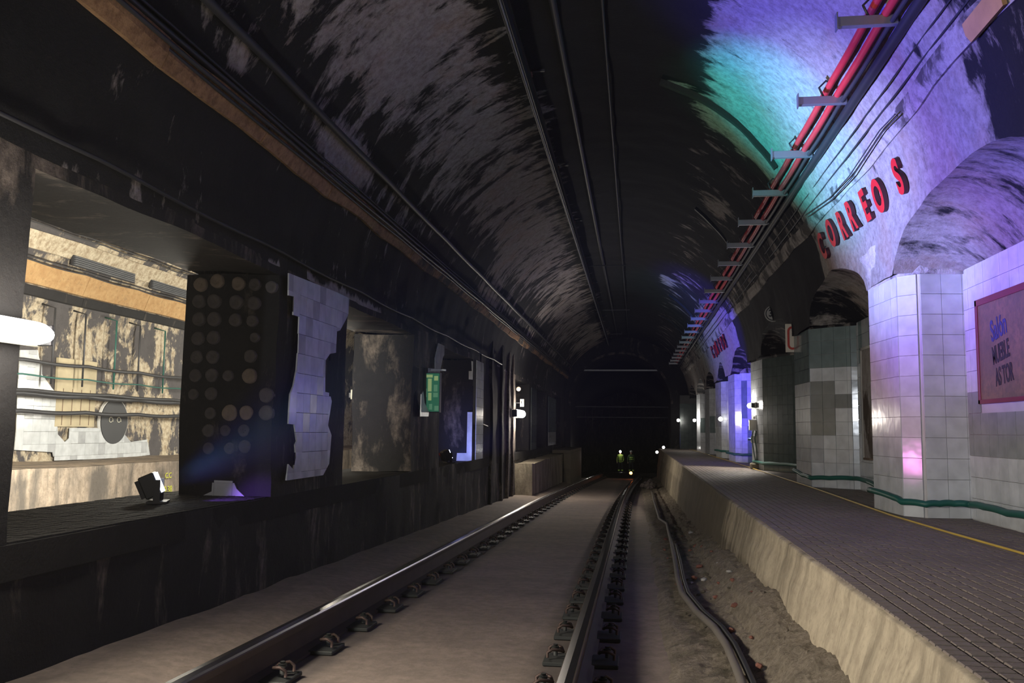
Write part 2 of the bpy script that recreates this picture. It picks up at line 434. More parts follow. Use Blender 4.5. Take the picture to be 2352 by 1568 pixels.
# rubble bank between slab and platform face, platform face itself
XE = .83
def toe(y):   # (x,z) of bank profile
    z0 = zslab(y)
    a = .5+.5*noise.noise(Vector((y*.9, 2.2, 0))); c = .5*noise.noise(Vector((y*2.3, 7.2, 0)))
    top = interp(y, [(3, -.30), (4.4, -.31), (5.4, -.30), (6.7, -.35), (8.9, -.46), (11.4, -.60)])+.05*c
    if y > 11.4: top = z0+.09
    return [(.10, z0-.02), (.20, z0+.03), (.32, z0+.05), (.42, z0+.05+.03*a), (.50, z0+.06+.03*a), (.56, z0+(top-z0)*.45), (.63-.02*a, z0+(top-z0)*.8), (.69, top), (.76, top+.02), (.90, top+.02)]
def brow(y):
    pr = toe(y); r = []
    for i in range(len(pr)-1):
        for k in range(4):
            s = k/4; x = pr[i][0]*(1-s)+pr[i+1][0]*s; z = pr[i][1]*(1-s)+pr[i+1][1]*s
            p = Vector((x, y, z)); amp = .026*bump01(x, .22, .85, .15)
            r.append(p+wob(p, 5, amp)+wob(p, 21, amp*.5))
    return r
bank = grid_mesh('rubble_bank', frange(1.2, 12, .03)[:-1]+frange(12, 32.2, .1), brow, M_rubble, lambda c: .5+.25*bump01(c.x, .5, .85, .1), smooth=False, kind='stuff')
tag(bank, 'crumbling dirt and rubble heaped along the foot of the right platform', 'rubble')

platform = thing('platform', 'right platform with small square tiles and a stained concrete face', 'platform')
def prow(y):
    zb = zslab(y)-.05; r = []
    prof = [(.72, zb), (.735, zb*.75), (.755, zb*.5), (.785, zb*.3), (.815, zb*.15), (.825, -.03), (XE, -.012), (XE+.02, -.004)]
    for i in range(len(prof)-1):
        for k in range(3):
            s = k/3; x = prof[i][0]*(1-s)+prof[i+1][0]*s; z = prof[i][1]*(1-s)+prof[i+1][1]*s
            p = Vector((x, y, z)); q = wob(p, 2.2, .016)+wob(p, 9, .006); r.append(p+Vector((q.x*(1 if z < -.02 else .6), 0, q.z*.4 if z < -.02 else 0)))
    r.append(Vector((XE+.02, y, -.006)))
    return r
pf = grid_mesh('platform_face', frange(1.2, 14, .05)[:-1]+frange(14, 32, .15), prow, M_face, lambda c: .5+.3*noise.noise(Vector((c.y*1.1, 0, 4)))+(.2 if c.z > -.3 else 0)-1.6*smooth01((c.y-7.9)/1.6)*(1-smooth01((c.y-14)/3)), platform)  # shadow between the lamps' reach painted in as a darker stretch
obj('platform_body', bbox(XE+.012, 2.45, -4, 32, -1.4, -.012), M_joint, platform)
obj('platform_end', bbox(.80, 2.4, 31.96, 32.04, -1.6, -.003, .004), M_face, platform)
# floor tiles
TS = .0585
def ftile(dark=False):
    g = .0036
    bm = bmesh.new(); b = .0025; h = TS/2-g
    lo = [bm.verts.new((sx*h, sy*h, -.012)) for sx, sy in ((-1,-1),(1,-1),(1,1),(-1,1))]
    mi = [bm.verts.new((sx*h, sy*h, -b)) for sx, sy in ((-1,-1),(1,-1),(1,1),(-1,1))]
    hi = [bm.verts.new((sx*(h-b), sy*(h-b), 0)) for sx, sy in ((-1,-1),(1,-1),(1,1),(-1,1))]
    bm.faces.new(hi)
    for k in range(4):
        bm.faces.new((lo[k], lo[(k+1) % 4], mi[(k+1) % 4], mi[k])); bm.faces.new((mi[k], mi[(k+1) % 4], hi[(k+1) % 4], hi[k]))
    return bm
tile0 = obj('tile', ftile(), M_tilefloor, platform)
NX = 26
cells = []
for j in range(int((32-1.9)/TS)):
    for i in range(NX):
        cells.append((XE+.016+TS*(i+.5), 1.9+TS*(j+.5)))
def vis(x, y): # inside the camera's view?
    q = MR.transposed() @ (Vector((x, y, 0))-CAMP); u = PW/2+F*q.x/-q.z; v = PH/2-F*q.y/-q.z
    return u < PW+20 and v < PH+30
cells = [c for c in cells if c[0] < 2.42 and (vis(*c) or c[1] > 2.2)]
cells.sort(key=lambda c: (0 if vis(*c) else 1, c[1]**2+c[0]**2))
first = True
for (x, y) in cells[:299]:
    o = tile0 if first else tile0.copy()
    if not first: COL.objects.link(o)
    first = False
    o.location = (x, y, R_.uniform(-.0015, .001)); o.rotation_euler = (R_.uniform(-.006, .006), R_.uniform(-.006, .006), R_.uniform(-.006, .006))
def cell_slab(cs, name, h):
    vs, fs = [], []
    for (x, y) in cs:
        g = .0036; hh = TS/2-g; dz = R_.uniform(-.0015, .001); tx, ty = R_.uniform(-.006, .006), R_.uniform(-.006, .006)
        n = len(vs)
        for sx, sy in ((-1,-1),(1,-1),(1,1),(-1,1)): vs.append((x+sx*hh, y+sy*hh, -.012))
        for sx, sy in ((-1,-1),(1,-1),(1,1),(-1,1)): vs.append((x+sx*hh, y+sy*hh, dz+sx*hh*tx+sy*hh*ty))
        fs.append((n+4, n+5, n+6, n+7))
        for k in range(4): fs.append((n+k, n+(k+1) % 4, n+4+(k+1) % 4, n+4+k))
    me = bpy.data.meshes.new(name); me.from_pydata(vs, [], fs); return me
obj('tile_field', cell_slab(cells[299:], 'tile_field', 0), M_tilefloor, platform, kind='stuff')
cs = []
# ================================================================== TILE CLADDING
TW = .15
def wtile_mesh(name, mat, wd=TW, ht=TW, th=.008, bev=.0012, g=.0007):
    bm = bmesh.new(); a, b = wd/2-g, ht/2-g
    lo = [bm.verts.new((sx*a, sy*b, 0)) for sx, sy in ((-1,-1),(1,-1),(1,1),(-1,1))]
    hi = [bm.verts.new((sx*(a-bev), sy*(b-bev), th)) for sx, sy in ((-1,-1),(1,-1),(1,1),(-1,1))]
    bm.faces.new(hi)
    for k in range(4): bm.faces.new((lo[k], lo[(k+1) % 4], hi[(k+1) % 4], hi[k]))
    me = bpy.data.meshes.new(name); bm.to_mesh(me); bm.free(); me.materials.append(mat); return me
TM = {}
def tmesh(mat):
    if mat.name not in TM: TM[mat.name] = wtile_mesh('tile', mat)
    return TM[mat.name]
def clip(poly, x0, x1, y0, y1):
    def cl(pts, ins, inter):
        out = []
        for i in range(len(pts)):
            a, b = pts[i-1], pts[i]
            if ins(b):
                if not ins(a): out.append(inter(a, b))
                out.append(b)
            elif ins(a): out.append(inter(a, b))
        return out
    def ix(x): return lambda a, b: (x, a[1]+(b[1]-a[1])*(x-a[0])/(b[0]-a[0]))
    def iy(y): return lambda a, b: (a[0]+(b[0]-a[0])*(y-a[1])/(b[1]-a[1]), y)
    for ins, it in ((lambda p: p[0] >= x0, ix(x0)), (lambda p: p[0] <= x1, ix(x1)), (lambda p: p[1] >= y0, iy(y0)), (lambda p: p[1] <= y1, iy(y1))):
        poly = cl(poly, ins, it)
        if len(poly) < 3: return []
    out = []
    for p in poly:
        if not out or (abs(p[0]-out[-1][0])+abs(p[1]-out[-1][1])) > 1e-5: out.append(p)
    if len(out) > 1 and abs(out[0][0]-out[-1][0])+abs(out[0][1]-out[-1][1]) < 1e-5: out.pop()
    return out if len(out) >= 3 else []
def area(p): return abs(sum(p[i-1][0]*p[i][1]-p[i][0]*p[i-1][1] for i in range(len(p))))/2
def clad(parent, A, B, z0, z1, matf, regions=None, holes=(), tw=TW, jit=.0006, off=.0, rowoff=0.):
    """tiles on the vertical wall from A to B (plan points, seen from the right of A->B reversed = normal side)
       regions: list of polygons in (s,z) that are tiled (None = all); matf(i,j,s,z)->material or None"""
    A = Vector((A[0], A[1], 0)); B = Vector((B[0], B[1], 0)); u = (B-A); W = u.length; u.normalize()
    n = u.cross(Vector((0, 0, 1))).normalized(); up = Vector((0, 0, 1))
    rot = Matrix((u, up, n)).transposed().to_4x4()
    if rot.determinant() < 0: n = -n; rot = Matrix((u, up, n)).transposed().to_4x4()
    nc = max(1, int(math.ceil(W/tw-.12))); cw = W/nc if abs(W/nc-tw) < .025 else tw
    nr = int(math.ceil((z1-z0)/tw-.05))
    out = []
    for i in range(nc):
        for j in range(nr):
            s0, s1 = i*cw, min(W, (i+1)*cw); t1 = z1-j*tw; t0 = max(z0, z1-(j+1)*tw)
            if s1-s0 < .02 or t1-t0 < .02: continue
            polys = [[(s0, t0), (s1, t0), (s1, t1), (s0, t1)]] if regions is None else [clip(r, s0, s1, t0, t1) for r in regions]
            for p in polys:
                if not p: continue
                if any(hx0 < (s0+s1)/2 < hx1 and hz0 < (t0+t1)/2 < hz1 for hx0, hx1, hz0, hz1 in holes): continue
                a = area(p); full = (s1-s0)*(t1-t0)
                if a < .0012: continue
                mat = matf(i, j, (s0+s1)/2, (t0+t1)/2)
                if mat is None: continue
                if a > .995*full:
                    o = bpy.data.objects.new('tile', tmesh(mat)); COL.objects.link(o); o.parent = parent
                    c = A+u*((s0+s1)/2)+up*((t0+t1)/2)+n*(.003+off+R_.uniform(-jit, jit))
                    o.matrix_basis = Matrix.Translation(c) @ rot @ Matrix.Rotation(R_.uniform(-.002, .002), 4, 'X') @ Matrix.Rotation(R_.uniform(-.002, .002), 4, 'Y') @ Matrix.Diagonal(((s1-s0)/TW, (t1-t0)/TW, 1, 1))
                else:
                    bm = bmesh.new(); extr(bm, p, (A, u, up, n), off, off+.011); bmesh.ops.recalc_face_normals(bm, faces=bm.faces)
                    o = obj('tile', bm, mat, parent)
                out.append(o)
    return out
def px_region(pts, plane, A, B):
    """pixel outline -> (s,z) on the wall A->B; plane = ('x',v) or ('y',v)"""
    A2 = Vector((A[0], A[1])); u = (Vector((B[0], B[1]))-A2).normalized()
    r = []
    for (a, b) in pts:
        p = atx(a, b, plane[1]) if plane[0] == 'x' else aty(a, b, plane[1])
        r.append(((Vector((p.x, p.y))-A2).dot(u), p.z))
    return r

# ------------------------------------------------------------------ right wall and pillars
wallR = obj('wall_right', bbox(2.395, 2.75, YB, 33, -.3, 1.80), M_grout, kind='structure')
wallR['label'] = 'glazed tile wall set back between the right-hand pillars'
plab = ['tiled pillar nearest the camera, mostly outside the frame beyond the framed poster',
        'large tiled pillar right of centre under the first red station name, glowing pink and violet',
        'tiled pillar with grey-green patches between the torn poster and the hanging O sign',
        'dark grey-green tiled pillar carrying the lit lamp and junction boxes',
        'slim tiled pillar glowing violet under the second red station name',
        'pale tiled pillar just beyond the violet one',
        'pale tiled pillar with a grey tile patch, sixth along the right platform',
        'last small tiled pillar before the dark end wall of the right platform']
def pillar_mats(k):
    def f(face):
        def g(i, j, s, z):
            r = (i*7+j*13+k*5) % 17
            if k == 1:
                if face == 3: return T_white
                return T_white
            if k == 2:
                if face in (0, 1): return T_dirty if j > 3 else T_sage
                if j < 3: return T_sage
                if j == 3: return T_white
                if j == 4: return T_patch if i < 2 else T_white
                if j == 5: return T_patch
                if j < 8: return T_patch if i < 2 else T_white
                return T_white if (i > 0 or j > 9) else T_dirty
            if k == 3: return T_green if face > 1 else T_dirty
            if k == 4: return T_white if face != 3 or r % 4 else T_sage
            if k == 5: return T_dirty if face == 3 else (T_white if not (5 <= j <= 6) else T_dirty)
            return T_sage if 5 <= j <= 7 and face != 1 else T_white
        return g
    return f
for k, pl in enumerate(PIL):
    ya = pl[0][1]; back = [(2.10, ya+.12), (2.40, ya+.16)]
    outline = pl[:3]+[(2.40, pl[3][1])]
    full = outline+list(reversed(back))   # far front .. near wall, back wall
    pr = thing('tiled_pillar', plab[k], 'pillar', group=None)
    bm = bmesh.new()
    cx = sum(p[0] for p in full)/len(full); cy = sum(p[1] for p in full)/len(full)
    fr = (Vector((0, 0, 0)), Vector((1, 0, 0)), Vector((0, 1, 0)), Vector((0, 0, 1)))
    extr(bm, full, fr, 0, 1.775); bmesh.ops.recalc_face_normals(bm, faces=bm.faces)
    obj('core', bm, M_grout if k != 3 else M_dgrout, pr)
    # rough plaster head spreading into the vault
    bm = bmesh.new(); rings = []
    for q in range(9):
        s = q/8; ex = .03+.10*s*s
        rg = []
        for a in range(len(full)):
            p0 = full[a]; p1 = full[(a+1) % len(full)]
            for e in range(5):
                x = p0[0]*(1-e/5)+p1[0]*e/5; y = p0[1]*(1-e/5)+p1[1]*e/5
                dx, dy = x-cx, y-cy; ll = sqrt(dx*dx+dy*dy)+1e-6
                p = Vector((x+dx/ll*ex*(.35 if x < 2.1 else .6)-.01*s, y+dy/ll*ex*1.2, 1.772+.30*s))
                lim = VC+sqrt(max(.01, VR**2-max(0, p.z-ZS)**2))-.012
                p.x = max(p.x, lim-.02)
                rg.append(bm.verts.new(p+wob(p, 7, .012+.015*s)))
        rings.append(rg)
    for a, b in zip(rings, rings[1:]):
        m_ = len(a)
        for e in range(m_):
            f = bm.faces.new((a[e], a[(e+1) % m_], b[(e+1) % m_], b[e])); f.smooth = True
    bm.faces.new(list(reversed(rings[0])))
    bmesh.ops.recalc_face_normals(bm, faces=bm.faces)
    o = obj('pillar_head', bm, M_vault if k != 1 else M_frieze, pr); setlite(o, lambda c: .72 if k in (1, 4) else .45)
    mf = pillar_mats(k)
    segs = [(pl[0], pl[1], 1), (pl[1], pl[2], 2), (pl[2], outline[3], 3), (back[0], pl[0], 0)]
    if k == 0: segs = segs[:1]+segs[3:]
    if k > 5: segs = segs[:3]
    for (A, B, fc) in segs:
        clad(pr, A, B, 0., 1.775, mf(fc))
# niche walls
NW = [((2.395, PY[i][1]-.1), (2.395, PY[i+1][0]+.0), i) for i in range(0, 5)]
for (A, B, i) in NW:
    L_ = B[1]-A[1]
    A_, B_ = (2.395, B[1]), (2.395, A[1])
    # run from far end to near end so that the glazed side faces the track
    a_, b_ = (2.395, B[1]+.05), (2.395, A[1])
    holes = ()
    if i == 0:
        a_, b_ = (2.395, 6.93), (2.395, 4.60)
        def mf0(ii, j, s, z):
            if .62 < z < .66: return T_white
            if .38 < z < .47: return None
            if .47 <= z < .86: return T_grey
            return T_white
        clad(wallR, a_, b_, 0, 1.80, mf0, holes=((.34, 1.48, .82, 1.50),))
    elif i == 1:
        a_, b_ = (2.395, 10.15), (2.395, 7.70)
        clad(wallR, a_, b_, 0, 1.80, lambda ii, j, s, z: T_sage if (z > 1.4 and ii % 3 == 1) else (T_dirty if z > 1.5 else T_white), holes=((.30, 1.25, .38, 1.48),))
    else:
        clad(wallR, (2.395, PY[i+1][0]+.1), (2.395, PY[i][1]-.05), 0, 1.80, (lambda ii, j, s, z: T_dirty) if i == 2 else (lambda ii, j, s, z: T_white))
# end wall of the right platform, dark tiles
ew = thing('tiled_end_wall', 'dark grey-green tiled wall closing the far end of the right platform', 'wall')
obj('core', bbox(1.58, 2.4, 32.6, 33.2, -1.2, 1.9), M_dgrout, ew)
clad(ew, (1.58, 32.6), (2.3, 32.6), -.0, 1.6, lambda i, j, s, z: T_green)
clad(ew, (1.58, 33.1), (1.58, 32.6), -.0, 1.6, lambda i, j, s, z: T_green)

# ================================================================== LEFT WALL
XL, XI = -2.6, -3.32
OPEN = [(3.47, 6.20), (7.78, 10.25), (11.72, 14.2), (19.45, 21.9), (23.2, 26.2), (28.9, 31.2)]
ZL, ZO = .10, 1.72
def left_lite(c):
    if c.y < 3.6 and c.z > 0: return .05+.75*smooth01((c.z-1.3)/.5)  # shade behind the near lamp put into the wall colour, fading upward
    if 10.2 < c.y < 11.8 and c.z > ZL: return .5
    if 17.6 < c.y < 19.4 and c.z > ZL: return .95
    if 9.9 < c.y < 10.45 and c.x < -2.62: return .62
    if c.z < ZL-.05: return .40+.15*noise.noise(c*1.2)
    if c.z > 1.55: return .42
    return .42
def panel(bm, P0, U, V, nu, nv):
    P0, U, V = Vector(P0), Vector(U), Vector(V); g = []
    for i in range(nu+1):
        r = []
        for j in range(nv+1):
            p = P0+U*(i/nu)+V*(j/nv); r.append(bm.verts.new(p+disp(p)*.7))
        g.append(r)
    for i in range(nu):
        for j in range(nv):
            f = bm.faces.new((g[i][j], g[i+1][j], g[i+1][j+1], g[i][j+1])); f.smooth = True
bm = bmesh.new()
def zb(y): return zslab(y)-.05
# lower wall (old platform face): one strip following the falling slab
for y in frange(YB, 33.2, .4)[:-1]:
    z0a = -1.3
    panel(bm, (XL, y, z0a), (0, .4, 0), (0, 0, ZL-z0a), 4, 14)
# piers and lintel
edges = [YB]+[e for o_ in OPEN for e in o_]+[33.2]
for a, b in zip(edges[0::2], edges[1::2]):
    if b-a < .05: continue
    panel(bm, (XL, a, ZL), (0, b-a, 0), (0, 0, ZO-ZL), max(2, int((b-a)/.12)), 14)
    panel(bm, (XI, a, ZL), (0, b-a, 0), (0, 0, ZO-ZL), max(2, int((b-a)/.4)), 5)
for y in frange(YB, 33.2, .5)[:-1]: panel(bm, (XL, y, ZO), (0, .51, 0), (0, 0, ZS-ZO+.03), 4, 1)
for a, b in OPEN:
    panel(bm, (XL, a, ZO), (0, b-a, 0), (XI-XL, 0, .03), int((b-a)/.12), 6)
    panel(bm, (XL, b, ZL), (XI-XL, 0, 0), (0, 0, ZO-ZL), 8, 14)
    panel(bm, (XL, a, ZL), (XI-XL, 0, 0), (0, 0, ZO-ZL), 8, 14)
bmesh.ops.recalc_face_normals(bm, faces=bm.faces)
wallL = obj('wall_left', bm, M_wallL, kind='structure'); setlite(wallL, left_lite)
wallL['label'] = 'sooty left wall with square openings through to the other track'
# sill slab
M_sill = simple('sooty_sill_tiles', (.022,.021,.02), .9, spec=.15, bump=.3, bscale=60)
sill = obj('trim_5', bbox(-3.55, XL+.005, YB, 33.2, -.05, ZL), M_sill, kind='structure')
sill['label'] = 'tiled ledge running through the openings of the left wall'
vs = []
sc = [(-2.6-.045-(i*.0585), 3.0+.0585*j) for i in range(16) for j in range(60)]
me = cell_slab(sc, 'sill_tile_field', 0)
obj('sill_tile_field', me, M_sill, sill, kind='stuff').location.z = ZL+.008

# mortar dabs on the reveal of the first pier
dz = [(190,225,44),(283,205,44),(402,220,42),(180,320,42),(265,320,44),(390,325,44),(490,330,42),(180,420,42),(265,420,44),(385,425,40),(480,430,36),
      (175,530,42),(262,525,42),(495,525,30),(168,635,40),(258,635,42),(470,630,40),(160,740,40),(253,738,42),(465,742,46),(250,842,40),(345,740,34),
      (245,952,36),(355,950,50),(448,950,44),(235,1050,40),(435,1050,38),(235,1150,36),(440,1140,40),(560,850,46),(560,950,46),(590,240,38),(495,225,38),(355,1150,36),(150,845,34),(330,1050,34)]
M_dab = simple('mortar_dab', (.20,.16,.12), .9, bump=.6, bscale=60, var=.45, vscale=14)
M_dabd = simple('sooty_mortar_dab', (.085,.075,.07), .9, bump=.6, bscale=60, var=.45, vscale=14)
for (a, b, r) in dz:
    p = aty(380+a/2.45, 560+b/2.45, 6.17); rr = r/2.45/2050*6.3*.98
    if not (XI < p.x < XL-.02): continue
    bm = bmesh.new(); n = 18; rg = []
    ph = R_.uniform(0, 6)
    for q, (k_, h) in enumerate(((1.0, .02), (.96, -.012), (.86, -.024), (.55, -.020), (.25, -.014))):
        rg.append([bm.verts.new((p.x+rr*k_*cos(2*pi*t/n)*(1+.05*sin(3*t*2*pi/n+ph)), 6.20+h+R_.uniform(-.002, .002), p.z+rr*k_*1.03*sin(2*pi*t/n))) for t in range(n)])
    for x, y in zip(rg, rg[1:]):
        for t in range(n):
            f = bm.faces.new((x[t], x[(t+1) % n], y[(t+1) % n], y[t])); f.smooth = True
    bm.faces.new(rg[-1]); bmesh.ops.recalc_face_normals(bm, faces=bm.faces)
    obj('mortar_dab', bm, M_dab if (a, b) in ((283,205),(190,225),(465,742),(355,950),(448,950),(402,220)) else M_dabd, wallL)
# glazed tiles left on the piers
def zp(pts, sx, ox, oy): return [(ox+a/sx, oy+b/sx) for a, b in pts]
P1out = zp([(655,165),(653,290),(682,296),(680,400),(714,410),(710,515),(705,620),(698,710),(680,800),(662,845),(658,900),(652,1012),(686,1016),(700,1110),(690,1130),(695,1200),(680,1270),(652,1238),(640,1330),(850,1300),(885,1235),(898,1075),(878,1020),(900,885),(888,838),(862,832),(864,655),(890,618),(924,612),(930,492),(948,486),(995,400),(1000,312),(1000,300)], 2.45, 380, 560)
A_, B_ = (XL, 7.78), (XL, 6.2)
A1, B1 = (XL+.034, 6.2), (XL+.034, 7.78)
reg = px_region(P1out, ('x', XL), A1, B1)
clad(wallL, A1, B1, .1, 1.765, lambda i, j, s, z: T_dirty if (i+j) % 5 == 0 else T_white, [reg], holes=(), off=.012)
# the dark gap where a switch box has been taken out
sw = bmesh.new()
p0 = atx(692, 898, XL+.03); p1 = atx(716, 975, XL+.03)
box(sw, XL, XL+.052, p0.y, p1.y, p1.z, p0.z)
tag(obj('cover_plate', sw, M_black), 'narrow black cover plate set in the bluish tiles of the first left pier', 'plate')
# tile remnant at the foot of the reveal
reg = px_region([(490,1102),(538,1104),(545,1122),(568,1144),(455,1143),(488,1128)], ('y', 6.18), (-3.30, 6.18), (-2.6, 6.18))
clad(wallL, (-3.30, 6.18), (-2.6, 6.18), .1, 1.7, lambda i, j, s, z: T_dirty, [reg], off=.004)
# second pier: patches above and under the green board
for pts in ([(975,845),(990,846),(990,822),(998,788),(1014,795),(1013,812),(1008,820),(1002,850),(1000,858),(975,855)], [(957,905),(962,898),(965,925),(975,945),(974,956),(956,956)]):
    A1, B1 = (XL+.034, 10.25), (XL+.034, 11.72)
    clad(wallL, A1, B1, .1, 1.75, lambda i, j, s, z: T_dirty, [px_region(pts, ('x', XL), A1, B1)], off=.012)
A1, B1 = (-3.32, 14.18), (-2.6, 14.18)
reg = [px_region(p, ('y', 14.18), A1, B1) for p in ([(1083,829),(1100,833),(1098,1055),(1048,1062),(1050,1040),(1072,1040),(1074,946),(1091,946),(1091,872),(1077,871),(1077,852),(1084,852)],)]
clad(wallL, A1, B1, .08, 1.75, lambda i, j, s, z: T_white, reg, off=.004)
A1, B1 = (XL+.034, 14.2), (XL+.034, 15.3)
clad(wallL, A1, B1, .12, 1.72, lambda i, j, s, z: T_white if i < 5 else None, off=.012)
clad(wallL, (XL+.034, 21.9), (XL+.034, 23.1), .12, 1.65, lambda i, j, s, z: T_green, off=.012)
clad(wallL, (XL+.034, 26.3), (XL+.034, 28.8), .15, 1.60, lambda i, j, s, z: T_sage if j < 7 else T_dirty, off=.012)
# buttress strips
for n_, y in enumerate((15.9, 17.1, 18.0, 18.7)):
    bmx = bmesh.new(); w_ = .16 if n_ < 2 else .10
    panel(bmx, (XL+.05, y, -1.0), (0, w_, 0), (0, 0, 3.2), 2, 30); panel(bmx, (XL+.05, y, -1.0), (-.07, 0, 0), (0, 0, 3.2), 1, 30); panel(bmx, (XL+.05, y+w_, -1.0), (-.07, 0, 0), (0, 0, 3.2), 1, 30)
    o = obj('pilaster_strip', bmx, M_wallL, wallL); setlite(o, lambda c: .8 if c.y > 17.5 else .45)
# concrete block along the foot of the wall further down
blk = thing('concrete_block', 'low concrete block with a pale top against the left wall below the lit lamp', 'block')
bm = bmesh.new()
panel(bm, (-2.65, 19.4, -.12), (0, 13.6, 0), (.43, 0, 0), 60, 3)
panel(bm, (-2.22, 19.4, -1.3), (0, 13.6, 0), (0, 0, 1.18), 60, 6)
panel(bm, (-2.65, 19.4, -1.3), (.43, 0, 0), (0, 0, 1.18), 3, 6)
bmesh.ops.recalc_face_normals(bm, faces=bm.faces)
o = obj('block_body', bm, M_face, blk); setlite(o, lambda c: .5)
obj('capping_slab', bbox(-2.55, -1.98, 27.6, 33.1, -.10, .0, .01), M_face, blk)
obj('capping_slab', bbox(-2.2, -1.98, 27.6, 33.1, -1.4, -.10), M_face, blk)

# ================================================================== HALL BEHIND THE LEFT WALL
XF, FVC, FVR = -7.5, -5.41, 2.09
def far_lite(c):
    v = .55
    if c.z > 2.75: v = .5+.3*noise.noise(c*.9)
    elif c.z > 1.75: v = .42
    elif c.z > 1.2: v = .48
    return v+.15*noise.noise(c*1.5)
def frow_(y):
    r = [Vector((XF, y, .1)), Vector((XF, y, .5)), Vector((XF, y, .9)), Vector((XF, y, 1.3))]
    for i in range(31):
        th = pi-pi*i/30; r.append(Vector((FVC+FVR*cos(th), y, 1.76+FVR*sin(th))))
    return [p+disp(p)*.8 for p in r]
farv = grid_mesh('wall_back', frange(-4, 34, .15), frow_, M_far, far_lite, kind='structure')
farv['label'] = 'flaking ochre vault and wall of the second hall seen through the openings'
bm = bmesh.new()
panel(bm, (-6.1, -4, -.9), (0, 38, 0), (0, 0, 1.04), 160, 8)
panel(bm, (-7.55, -4, .143), (0, 38, 0), (1.46, 0, 0), 160, 4)
bmesh.ops.recalc_face_normals(bm, faces=bm.faces)
M_fp = stained('second_hall_concrete', (.07,.06,.05), (.36,.29,.22), (.24,.19,.14), scale=(1, 1.8, .4), base=2.4, thr=.46, width=.1)
fp = obj('far_platform', bm, M_fp); setlite(fp, lambda c: .55-.35*bump01(c.y % 1.35, 0, .35, .15)*bump01(c.z, -.9, .05, .1))
tag(fp, 'low concrete platform of the second hall with dark stains down its face', 'platform')
fl = obj('floor', bbox(-6.15, -3.5, -4, 34, -1.0, -.72), M_slab, kind='structure'); fl['label'] = 'floor of the second hall'
hb = obj('wall_front', bbox(-3.55, -3.50, -4, 34, -1., -.05), M_slab, kind='structure'); hb['label'] = 'back face of the left ledge towards the second hall'
# tiles of the far wall
zl_ = 0.
rg1 = px_region(zp([(130,80),(270,80),(275,130),(300,200),(300,270),(380,380),(440,440),(430,600),(420,620),(425,740),(480,800),(515,770),(520,690),(730,690),(760,700),(800,560),(1000,800),(1130,780),(1150,900),(960,925),(400,945),(385,880),(85,862),(100,700),(110,400)], 3.409, 0, 780), ('x', XF), (XF, 9.0), (XF, 17.))
clad(farv, (XF+.03, 9.0), (XF+.03, 15.6), .14, 1.64, lambda i, j, s, z: T_white if (i*3+j*5) % 7 else T_dirty, [rg1], off=.01, tw=.16)
# old notice board on that wall
pA = atx(130, 895, XF+.05); pB = atx(215, 980, XF+.05)
bd = thing('wall_panel', 'pale ochre panel on the far tiled wall behind the cables', 'panel')
obj('board', bbox(XF+.02, XF+.055, pA.y, pB.y, pB.z, atx(130, 820, XF+.05).z), M_cream if False else simple('ochre_board', (.50,.42,.27), .8, bump=.3, var=.35, vscale=5), bd)
for k_ in range(4):
    yy = pA.y+(pB.y-pA.y)*(.15+.23*k_); obj('rust_line', bbox(XF+.054, XF+.058, yy, yy+.012, pB.z+.02, pB.z+.5), M_wood, bd)
# round black medallion
c = atx(262, 968, XF+.05)
me_ = thing('round_plaque', 'round black plaque with a pale rim, half peeled, on the far tiled wall', 'plaque')
def disc(x, y, z, ry, rz, th, n=32):
    bm = bmesh.new(); a = [bm.verts.new((x, y+ry*cos(2*pi*t/n), z+rz*sin(2*pi*t/n))) for t in range(n)]; b = [bm.verts.new((x+th, y+ry*.97*cos(2*pi*t/n), z+rz*.97*sin(2*pi*t/n))) for t in range(n)]
    bm.faces.new(b); bm.faces.new(list(reversed(a)))
    for t in range(n): bm.faces.new((a[t], a[(t+1) % n], b[(t+1) % n], b[t]))
    bmesh.ops.recalc_face_normals(bm, faces=bm.faces); return bm
ry = (atx(298, 968, XF).y-atx(236, 968, XF).y)/2; rz = (atx(262, 916, XF).z-atx(262, 1020, XF).z)/2
obj('rim', disc(XF+.02, c.y, c.z, ry*1.06, rz*1.06, .03), M_white, me_); obj('disc', disc(XF+.03, c.y, c.z, ry, rz, .03), M_black, me_)
for s_ in (-1, 1):
    tubeo('scroll', [(XF+.065, c.y+s_*.10+.05*cos(t*.7), c.z+.05*sin(t*.7)+.03*t*.2) for t in range(9)], .006, M_cream, me_, 5)
# trunking bands in the hall
def farband(label, z0, z1, mat, y0, y1, step, lite, hi=.05, nm='trunking'):
    t_ = thing(nm, label, 'trunking')
    for y in frange(y0, y1, step)[:-1]:
        bm = bmesh.new(); prev = None
        def fx(z): return FVC-sqrt(max(0, FVR**2-max(0, z-1.76)**2))
        for k_ in range(4):
            yy = y+(step-.012)*k_/3
            ps = [Vector((fx(z0)-.04, yy, z0)), Vector((fx(z0)+hi, yy, z0)), Vector((fx(z1)+hi, yy, z1)), Vector((fx(z1)-.04, yy, z1))]
            vs = [bm.verts.new(p+disp(p)*.4) for p in ps]
            if prev:
                for q in range(3): bm.faces.new((prev[q], prev[q+1], vs[q+1], vs[q]))
            else: bm.faces.new(vs)
            prev = vs
        bm.faces.new(list(reversed(prev))); bmesh.ops.recalc_face_normals(bm, faces=bm.faces)
        o = obj('band_panel', bm, mat, t_); setlite(o, lite)
M_och = stained('ochre_trunking', (.10,.08,.06), (.52,.33,.15), (.42,.24,.10), scale=(1, .6, 1), base=1.6, thr=.40, width=.06)
farband('flaking orange trunking high on the wall of the second hall', 2.34, 2.60, M_och, 8, 17, 1.5, lambda c: .7, .06)
farband('sooty trunking under the orange one in the second hall', 2.20, 2.31, M_wallL, 8, 17, 1.5, lambda c: .3, .09)
